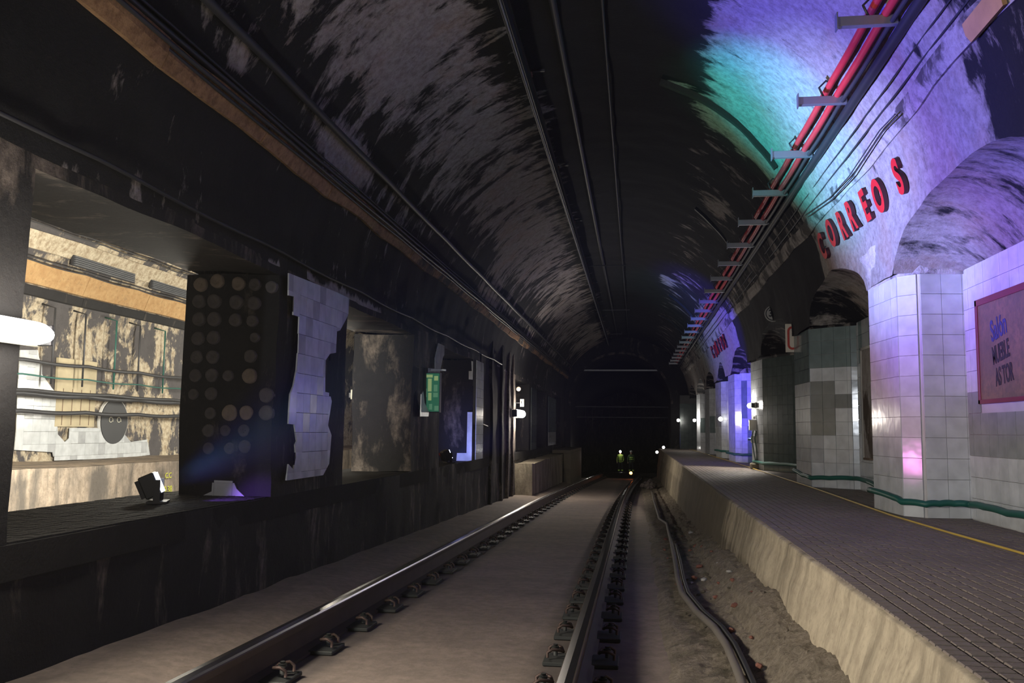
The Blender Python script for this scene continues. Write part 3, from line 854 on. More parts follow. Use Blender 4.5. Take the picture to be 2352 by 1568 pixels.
farband('cream cornice of the second hall above the orange trunking', 2.74, 2.94, M_far, 8, 17, 1.5, lambda c: .9, .03, 'cornice')
# louvred vents
for (u0, u1, v0, v1, nm) in ((165, 308, 606, 650, 'left one of two grey louvred vents in the cornice of the second hall'), (345, 428, 655, 690, 'right one of two grey louvred vents in the cornice of the second hall')):
    a = atx(u0, v0, -7.2); b = atx(u1, v1, -7.2)
    vt = thing('vent', nm, 'vent')
    obj('frame', bbox(-7.22, -7.19, a.y, b.y, 2.66, 2.80), M_dsteel, vt)
    for k_ in range(5):
        obj('slat', bbox(-7.19, -7.165, a.y+.03, b.y-.03, 2.672+.026*k_, 2.682+.026*k_), M_steel, vt)
# cables of the hall
def catl(x, y0, y1, z, sag=.02, per=1.2, n=36):
    return [(x, y0+(y1-y0)*i/n, z-sag*abs(sin(pi*(y0+(y1-y0)*i/n)/per))) for i in range(n+1)]
for z, r, m_, lb in ((1.37, .022, M_cable, 'upper black cable strung across the second hall under the hangers'), (1.20, .010, M_green, 'thin green cable strung across the second hall'),
                  (.98, .034, M_cable, 'thick double black cable strung across the second hall'), (.77, .026, M_cable, 'lowest black cable strung across the second hall')):
    bm = bmesh.new(); tube(bm, catl(-7.1, 8.5, 16, z), r, 8)
    if r > .03: tube(bm, catl(-7.02, 8.5, 16, z+.03, .015, 1.6), .022, 8)
    tag(obj('cable', bm, m_), lb, 'cable')
for z, lb in ((3.02, 'upper pair of thin wires high on the vault of the second hall'), (2.63, 'wire along the orange trunking of the second hall')):
    bm = bmesh.new(); xx = FVC-sqrt(FVR**2-(z-1.76)**2)+.10
    tube(bm, catl(xx, 8.5, 16, z, .01), .009, 6); tube(bm, catl(xx+.02, 8.5, 16, z-.045, .02), .009, 6)
    tag(obj('wire', bm, M_cable), lb, 'wire')
hord = ['first', 'second', 'third', 'fourth', 'fifth']
for k_, u in enumerate((118, 190, 262, 317, 375)):
    p = atx(u, 860, -7.12)
    tag(tubeo('hanger_rod', [(-7.12, p.y, 1.10), (-7.12, p.y, 2.05), (-7.3, p.y, 2.1)], .012, M_green if k_ in (2, 4) else M_dsteel), hord[k_]+' upright hanger rod from the left on the far hall wall', 'rod')

def text_mesh(body, size, ext=.004, off=0., sx=1., bevel=0.):
    cu = bpy.data.curves.new('t', 'FONT'); cu.body = body; cu.size = size; cu.extrude = ext; cu.offset = off; cu.align_x = 'CENTER'; cu.align_y = 'CENTER'
    ob = bpy.data.objects.new('t', cu); COL.objects.link(ob)
    dg = bpy.context.evaluated_depsgraph_get(); me = bpy.data.meshes.new_from_object(ob.evaluated_get(dg))
    bpy.data.objects.remove(ob); bpy.data.curves.remove(cu); me.materials.clear()
    if sx != 1:
        for v in me.vertices: v.co.x *= sx
    return me
def place(o, c, right, up):
    right = Vector(right).normalized(); up = Vector(up).normalized(); n = right.cross(up)
    o.matrix_basis = Matrix.Translation(c) @ Matrix((right, up, n)).transposed().to_4x4()
    return o
M_paint = simple('yellow_paint', (.45,.45,.05), .7)
gp = obj('painted_marks', text_mesh('C.C', .10, .002, .002), M_paint); place(gp, aty(387, 1092, 13)*0+atx(387, 1092, -6.05), (0, 1, 0), (0, 0, 1)); tag(gp, 'small yellow painted letters C.C on the concrete face beside the first left pier', 'marking')
gp = obj('painted_marks', text_mesh('0.38', .12, .002, .002), M_paint); place(gp, atx(386, 1124, -6.05), (0, 1, 0), (0, 0, 1)); tag(gp, 'yellow painted figures 0.38 on the concrete face below the other yellow letters', 'marking')

# ================================================================== FAR END
bm = bmesh.new()
def arch_pts(R, cx, cz, xl, xr, z0, n=28):
    pts = [(xr, z0)]
    for i in range(n+1):
        a = pi*i/n; pts.append((cx+R*cos(a), cz+R*sin(a)))
    pts.append((xl, z0)); return pts
IN = arch_pts(1.82, -.55, 1.60, -2.37, 1.27, -1.6); OUT = arch_pts(2.6, -.42, 1.7, -3.02, 2.4, -1.6)
for i in range(len(IN)-1):
    a = [bm.verts.new((IN[i][0], 33.0, IN[i][1])), bm.verts.new((OUT[i][0], 33.0, OUT[i][1])), bm.verts.new((OUT[i+1][0], 33.0, OUT[i+1][1])), bm.verts.new((IN[i+1][0], 33.0, IN[i+1][1]))]
    bm.faces.new(a)
bmesh.ops.remove_doubles(bm, verts=bm.verts, dist=.001)
o = obj('wall_end', bm, M_wallL, kind='structure'); setlite(o, lambda c: .35); o['label'] = 'end wall of the station vault with the smaller tunnel mouth'
strip_ring = bmesh.new()
for r0, r1, y0, y1 in ((1.82, 1.90, 32.93, 33.0),):
    prev = None
    for i in range(29):
        a = pi*i/28
        ps = [Vector((-.55+r0*cos(a), y0, 1.60+r0*sin(a))), Vector((-.55+r1*cos(a), y0, 1.60+r1*sin(a))), Vector((-.55+r1*cos(a), y1, 1.60+r1*sin(a))), Vector((-.55+r0*cos(a), y1, 1.60+r0*sin(a)))]
        vs = [strip_ring.verts.new(p) for p in ps]
        if prev:
            for q in range(4): strip_ring.faces.new((prev[q], prev[(q+1) % 4], vs[(q+1) % 4], vs[q]))
        prev = vs
o = obj('trim_6', strip_ring, M_wallL, kind='structure'); setlite(o, lambda c: .6)
def borerow(y):
    w_ = 0 if y < 36.5 else 1
    pts = arch_pts(1.82 if not w_ else 3.6, -.55 if not w_ else -.9, 1.60 if not w_ else .3, -2.37 if not w_ else -4.5, 1.27 if not w_ else 2.7, -4.6)
    return [Vector((a, y, b))+disp(Vector((a, y, b))) for a, b in pts]
for a, b in ((33.0, 36.49), (36.51, 78)):
    o = grid_mesh('ceiling', frange(a, b, .8), borerow, M_wallL, lambda c: .3, kind='structure'); o['label'] = 'dark tunnel bore beyond the station'
o = obj('wall_rear', bbox(-6, 4, 78, 78.3, -4.5, 5), M_wallL, kind='structure'); setlite(o, lambda c: .55); o['label'] = 'streaked wall closing the tunnel far away'
for n_, (z, y) in enumerate(((2.82, 33.3), (1.55, 35.5), (1.15, 36.3))):
    t_ = thing('cross_beam', ['upper pale steel cross beam in the tunnel mouth', 'middle thin steel cross beam in the tunnel mouth', 'lower thin steel cross beam in the tunnel mouth'][n_], 'beam')
    h = .05 if n_ == 0 else .02
    hw = sqrt(max(.1, 1.82**2-(max(0, z-1.60))**2))+.02
    obj('beam', bbox(-.55-hw, -.55+hw, y, y+.10, z, z+h, .005), M_steel if n_ == 0 else M_dsteel, t_)
    obj('flange', bbox(-.55-hw, -.55+hw, y-.03, y+.13, z-.015, z), M_dsteel, t_)
for n_, (u, v0, v1) in enumerate(((1319, 950, 975), (1345, 940, 970), (1361, 955, 985))):
    a = aty(u, v0, 35.55); b = aty(u, v1, 35.55)
    tag(tubeo('drop_rod', [(a.x, 35.55, 1.56), (b.x, 35.55, b.z)], .012, M_dsteel), ['leftmost', 'middle', 'right'][n_]+' thin drop rod hanging in the tunnel mouth', 'rod')
# crossing rails of the switch beyond
for n_, (x0, y0, x1, y1) in enumerate(((-3.6, 44, .9, 38.5), (-4.4, 47, 1.6, 41.0), (-3.2, 50, 2.2, 44.5), (-1.6, 39, 2.2, 37))):
    L_ = sqrt((x1-x0)**2+(y1-y0)**2); a = atan2(y1-y0, x1-x0)
    t_ = thing('crossing_rail', ['nearest', 'second', 'farthest', 'right-hand'][n_]+' of the crossing rails beyond the end of the platform', 'rail', (x0, y0, zslab(y0)+.05))
    bm = bmesh.new(); q0 = Vector((0, 0, 0)); q1 = Vector((x1-x0, y1-y0, zslab(y1)-zslab(y0)))
    side = Vector((-sin(a), cos(a), 0))
    for (w0, w1, za, zc) in ((-.06, .06, 0, .02), (-.012, .012, .02, .12), (-.035, .035, .12, .16)):
        vs = []
        for q in (q0, q1):
            vs += [bm.verts.new(q+side*w0+Vector((0, 0, za))), bm.verts.new(q+side*w1+Vector((0, 0, za))), bm.verts.new(q+side*w1+Vector((0, 0, zc))), bm.verts.new(q+side*w0+Vector((0, 0, zc)))]
        for f in ((0,1,2,3),(7,6,5,4),(0,4,5,1),(1,5,6,2),(2,6,7,3),(3,7,4,0)): bm.faces.new([vs[i] for i in f])
    bmesh.ops.recalc_face_normals(bm, faces=bm.faces); obj('rail_body', bm, M_railtop if n_ != 2 else M_rail, t_)

# ================================================================== TRACK
def rail(x0, label, side):
    t = thing('running_rail', label, 'rail')
    prof = [(-.07, 0), (.07, 0), (.07, .012), (.012, .03), (.0085, .115), (.034, .128), (.036, .156), (.028, .168), (0, .1705), (-.028, .168), (-.036, .156), (-.034, .128), (-.0085, .115), (-.012, .03), (-.07, .012)]
    def rows(sel):
        bm = bmesh.new(); prev = None; ysr = frange(1.2, 33.8, .4)
        for y in ysr:
            vs = [bm.verts.new((x0+offx(y)+a, y, zslab(y)+.004+b)) for a, b in sel]
            if prev:
                for i in range(len(sel)-1):
                    bm.faces.new((prev[i], prev[i+1], vs[i+1], vs[i]))
            prev = vs
        return bm
    bm = rows(prof+[prof[0]]); bmesh.ops.recalc_face_normals(bm, faces=bm.faces)
    obj('rail_body', bm, M_rail, t)
    bm = rows([(.0345, .157), (.029, .1695), (0, .1722), (-.029, .1695), (-.0345, .157)])
    obj('rail_head_surface', bm, M_railtop, t, label='polished running surface')
    # fastenings
    y = 2.15; pl0 = None
    while y < 33.5:
        for sd in (-1, 1):
            if pl0 is None:
                bm = bbox(-.066, .066, -.10, .10, 0, .020, .004)
                pl0 = obj('baseplate', bm, M_plate, t)
                bm = bmesh.new()
                tube(bm, [(-.045, -.05, .03), (-.045, -.05, .055), (-.02, -.055, .07), (.02, -.03, .062), (.03, 0, .05), (.02, .03, .062), (-.02, .055, .07), (-.045, .05, .055), (-.045, .05, .03)], .008, 6)
                obj('spring_clip', bm, M_clip, pl0)
                bm = bmesh.new(); tube(bm, [(-.01, 0, .03), (-.01, 0, .085)], .012, 6); tube(bm, [(-.01, 0, .06), (-.01, 0, .075)], .02, 6)
                obj('bolt', bm, M_plate, pl0)
                o = pl0
            else: o = copy_tree(pl0, t)
            o.location = (x0+offx(y)+sd*.118, y+R_.uniform(-.01, .01), zslab(y)+.004)
            o.rotation_euler = (0, 0, 0 if sd < 0 else pi)
        y += .6
    return t
rail(-.27, 'right-hand running rail, nearer the platform, on dark baseplates', 1)
rail(-1.70, 'left-hand running rail, nearer the sooty wall, with a bright glint', -1)
# plinth strips either side
# ================================================================== RIGHT: SIGNS, LETTERS, TRAY
def vframe(y, thd, dr=0.):
    th = radians(thd); c = vp(y, th, dr); c += disp(c)*1.0
    up = Vector((-sin(th), 0, cos(th))); right = Vector((0, -1, 0)); return c, right, up
def name_sign(ys_, ths, size, label):
    t = thing('station_name', label, 'sign')
    for ch, y, thd in zip('CORREOS', ys_, ths):
        c, r, u = vframe(y, thd, -.024)
        me = text_mesh(ch, size, .016, .012, .84)
        me.materials.append(M_lside); me.materials.append(M_dred)
        for p in me.polygons: p.material_index = 1 if p.normal.z > .5 else 0
        o = obj('letter', me, None, t); place(o, c, r, u)
        # pegs
        obj('peg', bbox(-.006, .006, -.006, .006, -.06, 0), M_dsteel, o)
name_sign([8.74, 8.33, 7.92, 7.54, 7.16, 6.75, 6.24], [15.6, 16.2, 16.3, 16.1, 15.8, 15.4, 14.8], .335, 'large red raised letters CORREOS on the lit plaster above the near pillar')
name_sign([21.05, 20.55, 20.1, 19.65, 19.2, 18.7, 18.2], [16.6]*7, .38, 'small distant red raised letters CORREOS above the violet pillar')

# cable tray with brackets
tray = thing('cable_tray', 'steel cable tray bolted along the right haunch of the vault', 'cable tray')
ord_ = frange(2.7, 32, 1.28)
for k_, y in enumerate(ord_):
    c = vp(y, radians(35.5), -.10)
    t_ = obj('bracket', bbox(-.20, .14, -.022, .022, -.03, .03, .003), M_steel, tray); t_.location = c+Vector((-.02, 0, -.03))
    o = obj('end_plate', bbox(-.205, -.198, -.03, .03, -.045, .055), M_steel, t_)
    tubeo('hook', [(-.02, .0, .03), (-.05, 0, .10), (.0, 0, .15), (.06, 0, .12)], .008, M_dsteel, t_, 6)
rail_b = bmesh.new()
tube(rail_b, [vp(y, radians(31.6), -.03)+Vector((0, 0, .0)) for y in frange(1.5, 32.5, 1.)], .034, 8)
obj('tray_shadow', rail_b, M_black, tray)  # black tube in place of the tray's shadow band
def along(th, dr, r, mat, name, label, cat, sag=.012, y0=1.5, y1=32.5, n=70, per=1.28, ph=2.7, seg=8):
    pts = []
    for i in range(n+1):
        y = y0+(y1-y0)*i/n; c = vp(y, radians(th), dr); c.z -= sag*abs(sin(pi*(y-ph)/per)); pts.append(c)
    return tag(tubeo(name, pts, r, mat, None, seg), label, cat)
along(37.2, -.05, .026, M_red, 'cable', 'left one of the two thick red cables on the right-hand cable tray', 'cable', n=120)
along(34.9, -.05, .026, M_red, 'cable', 'right one of the two thick red cables on the right-hand cable tray', 'cable', n=120)
along(33.4, -.05, .016, M_cable, 'cable', 'black cable beside the red cables on the right-hand tray', 'cable', n=120)
along(28.3, -.012, .005, M_cable, 'cable', 'thin dark cable along the lit plaster under the tray', 'cable', .005)
along(26.2, -.012, .006, M_cable, 'cable', 'thin dark wire just above the pale right trunking', 'cable', .005)
# two hanging wires over the lit plaster
for n_, (a, b) in enumerate((((2050, 262), (1850, 492)), ((2058, 268), (1852, 498)))):
    from_ = [(2056,262),(2020,300),(1990,345),(1950,405),(1905,455),(1850,494)]
    pts = []
    for u, v in from_:
        u += 6*n_; v += 4*n_
        d = ray(u, v); Rr = 2.19; ax, az = -VC, CZ-ZS
        A_q = d.x**2+d.z**2; B_q = 2*(d.x*ax+d.z*az); C_q = ax*ax+az*az-Rr*Rr
        tt = (-B_q+sqrt(B_q*B_q-4*A_q*C_q))/(2*A_q); pts.append(CAMP+d*tt)
    tag(tubeo('hanging_wire', pts, .005, M_cable, None, 6), ['upper', 'lower'][n_]+' of two thin wires sagging across the lit plaster above the first letters', 'wire')
# ochre cover plate with a hole
cp = thing('cover_plate', 'ochre cover plate with a dark oval hole high at the right edge', 'plate')
c, r, u = vframe(4.45, 22.5, -.03)
bm = bmesh.new()
pts = [(-.20, -.05), (.20, -.05), (.22, 0), (.20, .055), (-.20, .055), (-.22, 0)]
extr(bm, pts, (Vector((0, 0, 0)), Vector((1, 0, 0)), Vector((0, 1, 0)), Vector((0, 0, 1))), -.01, .012); bmesh.ops.recalc_face_normals(bm, faces=bm.faces)
o = obj('plate', bm, simple('ochre_metal', (.42,.24,.09), .6, bump=.3, var=.4), cp); place(o, c, r, u)
bm = bmesh.new(); pts = [(.10+.028*cos(t*pi/8), .01+.02*sin(t*pi/8)) for t in range(16)]
extr(bm, pts, (Vector((0, 0, 0)), Vector((1, 0, 0)), Vector((0, 1, 0)), Vector((0, 0, 1))), .011, .014); obj('hole', bm, M_black, cp); place(cp.children[-1], c, r, u)

# speed disc 35
t = thing('speed_sign', 'round sign reading 35 in a black ring, fixed to the vault', 'sign')
c = aty(1775, 720, 12.6)
def facing(o, c, s=1.): o.matrix_basis = Matrix.Translation(c) @ Matrix(((1, 0, 0), (0, 0, -1), (0, 1, 0))).to_4x4()
def discxz(r0, y0, y1, n=32):
    bm = bmesh.new(); a = [bm.verts.new((r0*cos(2*pi*t/n), r0*sin(2*pi*t/n), y0)) for t in range(n)]; b = [bm.verts.new((r0*cos(2*pi*t/n), r0*sin(2*pi*t/n), y1)) for t in range(n)]
    bm.faces.new(b); bm.faces.new(list(reversed(a)))
    for q in range(n): bm.faces.new((a[q], a[(q+1) % n], b[(q+1) % n], b[q]))
    return bm
M_gwhite = simple('sooty_white_enamel', (.42,.40,.36), .5, var=.25)
facing(obj('disc', discxz(.112, -.006, 0), M_gwhite, t), c); facing(obj('ring', discxz(.098, 0, .002), M_black, t), c); facing(obj('face', discxz(.085, .002, .004), M_gwhite, t), c)
o = obj('numerals', text_mesh('35', .135, .002, .004, .85), M_black, t); facing(o, c+Vector((0, -.007, 0)))
tubeo('stalk', [c+Vector((0, .01, 0)), c+Vector((.0, .03, 0)), c+Vector((.12, .03, -.02))], .01, M_dsteel, t, 6)
# O sign
t = thing('hanging_sign', 'narrow white hanging sign with a tall red letter O', 'sign')
c = aty(1820, 776, 11.25)
M_sgn = simple('cream_sign_enamel', (.70,.62,.50), .5, var=.15); M_sred = simple('sign_red', (.50,.05,.03), .5)
o = obj('panel', bbox(-.082, .082, -.175, .175, -.012, 0, .003), M_sgn, t); facing(o, c)
bm = bmesh.new()
def stad(w, h, n=10):
    pts = []
    for i in range(n+1): a = pi*i/n; pts.append((w*cos(a), h-w+w*sin(a)))
    for i in range(n+1): a = pi+pi*i/n; pts.append((w*cos(a), -(h-w)+w*sin(a)))
    return pts
o_, i_ = stad(.060, .145), stad(.034, .118)
va = [bm.verts.new((a, b, .0025)) for a, b in o_]; vb = [bm.verts.new((a, b, .0025)) for a, b in i_]
va0 = [bm.verts.new((a, b, 0)) for a, b in o_]; vb0 = [bm.verts.new((a, b, 0)) for a, b in i_]
for q in range(len(va)):
    w2 = (q+1) % len(va)
    bm.faces.new((va[q], va[w2], vb[w2], vb[q])); bm.faces.new((va0[q], va0[w2], va[w2], va[q])); bm.faces.new((vb[q], vb[w2], vb0[w2], vb0[q]))
o = obj('letter', bm, M_sred, t); facing(o, c+Vector((0, -.001, 0)))
tubeo('bracket_arm', [c+Vector((.07, .0, .17)), c+Vector((.16, 0, .19))], .008, M_dsteel, t, 6)

# posters
def poster_mat(name, cols):
    return simple(name, cols, .45, spec=.5, var=.5, vscale=5)
pt = thing('poster', 'framed old poster with orange ground, blue and black lettering, behind the near pillar', 'poster')
X = 2.375
ya, yb = 6.60, 5.45; z0, z1 = .81, 1.535
M_po = stained('faded_poster', (.10,.075,.05), (.30,.18,.10), (.15,.11,.07), base=3.5, thr=.46, width=.2, attr=False, bump=.1, rough=.35, grime=(.10,.07,.05))
o = obj('sheet', bbox(X-.006, X+.004, yb, ya, z0, z1), M_po, pt)
M_frame = simple('maroon_frame', (.20,.03,.05), .4)
for b in ((X-.016, X+.004, yb, ya, z1-.045, z1), (X-.016, X+.004, yb, ya, z0, z0+.03), (X-.016, X+.004, ya-.035, ya, z0, z1)):
    obj('frame_side', bbox(*b, .003), M_frame, pt)
M_pblue = simple('poster_blue', (.05,.055,.17), .5, var=.6, vscale=14); M_pblack = simple('poster_black', (.035,.030,.03), .5, var=.8, vscale=14)
def sloped(body, yc, zc, size, mat, sx=.8, slope=0.): 
    o = obj('lettering', text_mesh(body, size, .001, .004, sx), mat, pt); a = slope
    place(o, Vector((X-.0075, yc, zc)), (0, -cos(a), sin(a)), (0, sin(a), cos(a))); return o
sloped('Salón', 6.22, 1.30, .20, M_pblue, .62, .16); sloped('MUEBLE', 6.20, 1.135, .165, M_pblack, .48, .14); sloped('AS TOR', 6.16, .985, .165, M_pblack, .50, .10)
for k_ in range(3): obj('paper_strip', bbox(X-.009, X-.006, 5.46+.06*k_, 5.49+.07*k_, z0+.03, z1-.05), [M_po, M_frame, M_pblack][k_], pt)
pt2 = thing('poster', 'torn grey and brown poster in a pale frame between two right-hand pillars', 'poster')
ya, yb = 9.86, 8.72; z0, z1 = .33, 1.50
M_torn = stained('torn_poster', (.06,.045,.035), (.34,.31,.29), (.24,.21,.19), scale=(1, 1.2, .6), base=1.9, thr=.50, width=.02, attr=True, bump=.3)
bm = bmesh.new(); panel(bm, (X, ya, z0), (0, yb-ya, 0), (0, 0, z1-z0), 12, 16)
for v in bm.verts: v.co.x = X-.004+.004*noise.noise(v.co*9)
bmesh.ops.recalc_face_normals(bm, faces=bm.faces)
o = obj('sheet', bm, M_torn, pt2); setlite(o, lambda c: .42+.4*smooth01((c.z-.85)/.3))
for b in ((X-.014, X+.006, yb, ya, z1-.03, z1), (X-.014, X+.006, yb, ya, z0, z0+.02), (X-.014, X+.006, ya-.03, ya, z0, z1), (X-.012, X+.004, 9.28, 9.30, z0, z1)):
    obj('frame_side', bbox(*b, .003), M_gwhite if b[4] != z0 or b[5] == z1 else M_wood, pt2)

# hoses
def ground_path(pxs, z): return [atz(u, v, z) for u, v in pxs]
yh = [(1.90, 3.4), (1.91, 4.82), (1.86, 5.8), (1.83, 6.84), (1.85, 8), (1.885, 9.84), (1.89, 12), (1.895, 15), (1.90, 18.8), (1.86, 24), (1.80, 31)]
pts = []
for i in range(90):
    y = 3.2+(31-3.2)*(i/89)**1.4; x = interp(y, [(b, a) for a, b in yh]); pts.append((x-.0, y, .014))
tag(tubeo('hose', pts, .007, M_yellow), 'thin yellow hose lying on the platform along the pillars', 'hose')
# green hose on the tile faces
def ghose(plan, zs, label):
    pts = []
    for (x, y), z in zip(plan, zs): pts.append((x, y, z))
    # densify with smooth interpolation
    out = []
    for i in range(len(pts)-1):
        for k_ in range(5):
            s = k_/5; a = Vector(pts[i]); b = Vector(pts[i+1]); q = a.lerp(b, s); q.z += .006*sin(pi*s); out.append(q)
    out.append(Vector(pts[-1]))
    return tag(tubeo('hose', out, .024, M_green), label, 'hose')
e = .03
ghose([(1.88, 7.66), (1.915, 7.1), (1.93, 6.95), (2.055, 6.815), (2.15, 6.82), (2.25, 6.825), (2.35, 6.80), (2.362, 6.6), (2.362, 6.2), (2.362, 5.7), (2.362, 5.2), (2.362, 4.6)], [.145, .125, .105, .10, .105, .108, .105, .108, .10, .11, .09, .10], 'green hose wrapped round the foot of the near pillar and on along the wall')
ghose([(1.90, 11.3), (1.93, 10.9), (1.935, 10.43), (2.1, 10.27), (2.31, 10.09), (2.362, 9.9), (2.362, 9.3), (2.362, 8.6), (2.362, 7.9)], [.15, .11, .10, .11, .12, .115, .08, .09, .09], 'green hose round the foot of the grey-green patched pillar')
ghose([(1.93, 15.3), (2.0, 14.72), (2.2, 14.26), (2.34, 13.88), (2.362, 13.4), (2.362, 11.8)], [.12, .11, .12, .12, .11, .11], 'green hose round the foot of the dark tiled pillar')
ghose([(1.90, 19.4), (1.95, 18.45), (2.08, 18.26), (2.34, 18.0), (2.362, 17), (2.362, 15.9)], [.17, .16, .155, .16, .15, .15], 'green hose round the foot of the violet pillar')
ghose([(1.90, 22.2), (1.96, 21.33), (2.08, 21.16), (2.34, 20.95), (2.362, 20.2), (2.362, 19.6)], [.17, .16, .155, .16, .15, .15], 'green hose round the foot of the pale pillar beyond the violet one')
# black cable at the foot of the platform, with pipe at near end
gpx = [(1497,1128),(1502,1150),(1510,1175),(1515,1192),(1532,1203),(1543,1250),(1550,1285),(1557,1330),(1566,1362),(1600,1405),(1640,1440),(1668,1480),(1690,1530),(1705,1568),(1718,1620)]
pts = []
for (u, v) in gpx:
    d = ray(u, v); zz = -.36; tt = (-.45+.11-CZ)/(d.z+.0205*d.y); pts.append(CAMP+d*tt)
dense = []
for i in range(len(pts)-1):
    for k_ in range(4): dense.append(pts[i].lerp(pts[i+1], k_/4))
tag(tubeo('cable', dense, .020, M_steel if False else simple('dusty_cable', (.13,.115,.095), .7), None, 8), 'dusty thick cable snaking along the foot of the right platform', 'cable')
tag(tubeo('cable', [p+Vector((.045, .02, -.005)) for p in dense[20:]], .016, M_black, None, 8), 'black cable lying right beside the dusty one', 'cable')
# stones and bricks on the bank
def stone(p, s, mat, name='stone'):
    bm = bmesh.new(); bmesh.ops.create_icosphere(bm, subdivisions=1, radius=1)
    sd = R_.uniform(0, 50)
    for v in bm.verts:
        k_ = 1+.45*noise.noise(v.co*1.3+Vector((sd, 0, 0))); v.co = Vector((v.co.x*k_*s, v.co.y*k_*s*1.2, v.co.z*k_*s*.7))
    o = obj(name, bm, mat); o.location = p; o.rotation_euler = (R_.uniform(-.3, .3), R_.uniform(-.3, .3), R_.uniform(0, 6)); return o
for n_ in range(60):
    y = R_.uniform(2.6, 11)**1.0; x = R_.uniform(.28, .66)
    pr = toe(y); z = interp(x, pr)
    q_ = min(3, int(R_.random()*4.3))
    o = stone(Vector((x, y, z+.01)), R_.uniform(.010, .028), [M_rubble, M_rubble, M_gwhite, M_brick][q_])
    tag(o, ['small earth-brown stone', 'small earth-brown stone', 'small whitish lump of lime', 'small brick-red fragment'][q_]+' lying in the dirt beside the right platform', 'stone', ['brown stones', 'brown stones', 'whitish lumps', 'brick fragments'][q_]+' on the dirt bank')
mound = []
bm = bmesh.new()
for n_ in range(26):
    a = R_.uniform(0, 6.28); r = R_.uniform(0, .22)
    m2 = bmesh.new(); bmesh.ops.create_icosphere(m2, subdivisions=1, radius=R_.uniform(.04, .10))
    for v in m2.verts: v.co += wob(v.co*6+Vector((n_, 0, 0)), 1, .04)
    c0 = Vector((.36+r*cos(a), 24.0+r*2.5*sin(a), zslab(24)+.10+.12*(1-r/.22)))
    idx = {v: bm.verts.new(v.co+c0) for v in m2.verts}
    for f in m2.faces: bm.faces.new([idx[v] for v in f.verts])
    m2.free()
o = obj('rubble_heap', bm, M_slab, kind='stuff'); tag(o, 'pale heap of broken concrete beside the rail near the platform end', 'rubble')

# ================================================================== LAMPS
def bulkhead(label, loc, L=.60, r=.045, rotz=0., nm='wall_lamp', group=None):
    t = thing(nm, label, 'lamp', loc, (0, 0, rotz))
    bm = bmesh.new(); n = 5; pts = [(0, -L/2, 0)]; rr = [r*.55]
    for i in range(1, n): pts.append((0, -L/2+.02*i, 0)); rr.append(r*sin(.6+.97*i/n))
    for p, q in list(zip(pts, rr))[::-1]: pts.append((0, -p[1], 0)); rr.append(q)
    tube(bm, pts, rr, 12); bmesh.ops.recalc_face_normals(bm, faces=bm.faces)
    obj('diffuser', bm, E_lamp, t)
    obj('backplate', bbox(-r*1.5, -r*1.02, -L/2-.02, L/2+.02, -r, r, .005), M_cream, t)
    for s_ in (-1, 1): obj('end_cap', bbox(-r*1.1, r*.2, s_*(L/2+.012)-.012, s_*(L/2+.012)+.012, -r*.9, r*.9, .004), M_dsteel, t)
    obj('bracket', bbox(-r*3.2, -r*1.4, -.02, .02, -.03, .03), M_dsteel, t)
    return t
bulkhead('big glaring white strip lamp at the left edge of the picture', (-2.50, 3.20, .985), .62, .05)
bulkhead('glaring white lamp on the left wall far down the track', (-2.48, 19.15, .95), 1.0, .085)
bulkhead('small lamp seen through the second opening in the hall behind', (-3.42, 11.0, 1.02), .5, .06, 0)
# right pillar lamp with boxes
bulkhead('lit lamp on the dark tiled pillar above the junction boxes', (1.90, 15.35, 1.045), .32, .045, pi)
jb = thing('junction_box', 'open white junction box under the lamp on the dark tiled pillar', 'box')
c = aty(1737, 976, 15.2)
bm = bmesh.new(); box(bm, c.x-.11, c.x+.11, 15.2, 15.28, c.z-.085, c.z+.085); obj('case', bm, M_cream, jb)
obj('lid_rim', bbox(c.x-.12, c.x+.12, 15.17, 15.2, c.z+.075, c.z+.09), M_white, jb); obj('lid_rim', bbox(c.x-.12, c.x+.12, 15.17, 15.2, c.z-.09, c.z-.075), M_white, jb)
tubeo('lead', [(c.x+.01, 15.18, c.z+.05), (c.x+.05, 15.17, c.z), (c.x+.03, 15.18, c.z-.07)], .008, M_green, jb, 6)
sb = thing('socket_box', 'small cream socket box under the junction box', 'box')
c2 = aty(1732, 1009, 15.2)
obj('case', bbox(c2.x-.045, c2.x+.06, 15.2, 15.27, c2.z-.055, c2.z+.055, .006), M_cream, sb); bm = bmesh.new(); tube(bm, [(c2.x-.05, 15.23, c2.z), (c2.x-.10, 15.22, c2.z+.005)], .022, 10); obj('plug', bm, simple('blue_plug', (.05,.08,.3), .4), sb)
sf = thing('site_floodlight', 'small dark floodlight head between the lamp and the junction box', 'floodlight')
c3 = aty(1742, 957, 15.2)
obj('head', bbox(c3.x-.04, c3.x+.07, 15.18, 15.24, c3.z-.035, c3.z+.03, .006), M_black, sf); obj('lens', bbox(c3.x-.085, c3.x-.05, 15.19, 15.23, c3.z-.04, c3.z+.01, .006), M_white, sf)
st_ = thing('cable_stand', 'upright post with coiled green leads below the lamp of the dark pillar', 'stand')
tubeo('post', [(c.x+.02, 15.25, .02), (c.x+.02, 15.25, c.z-.08)], .028, M_dsteel, st_, 8)
for s_ in (-.05, .0, .06):
    tubeo('lead', [(c.x+s_, 15.2, c.z-.09), (c.x+s_-.03, 15.18, .5), (c.x+s_+.02, 15.17, .15), (c.x+s_+.05, 15.17, .12), (c.x+s_+.08, 15.18, .5), (c.x+.03, 15.2, c2.z)], .011, simple('grey_green_lead', (.10,.15,.13), .6) if s_ < 0 else bpy.data.materials['grey_green_lead'], st_, 6)
obj('base', bbox(c.x-.10, c.x+.16, 15.08, 15.34, 0, .10, .02), M_face, st_); setlite(st_.children[-1], lambda c: .3)
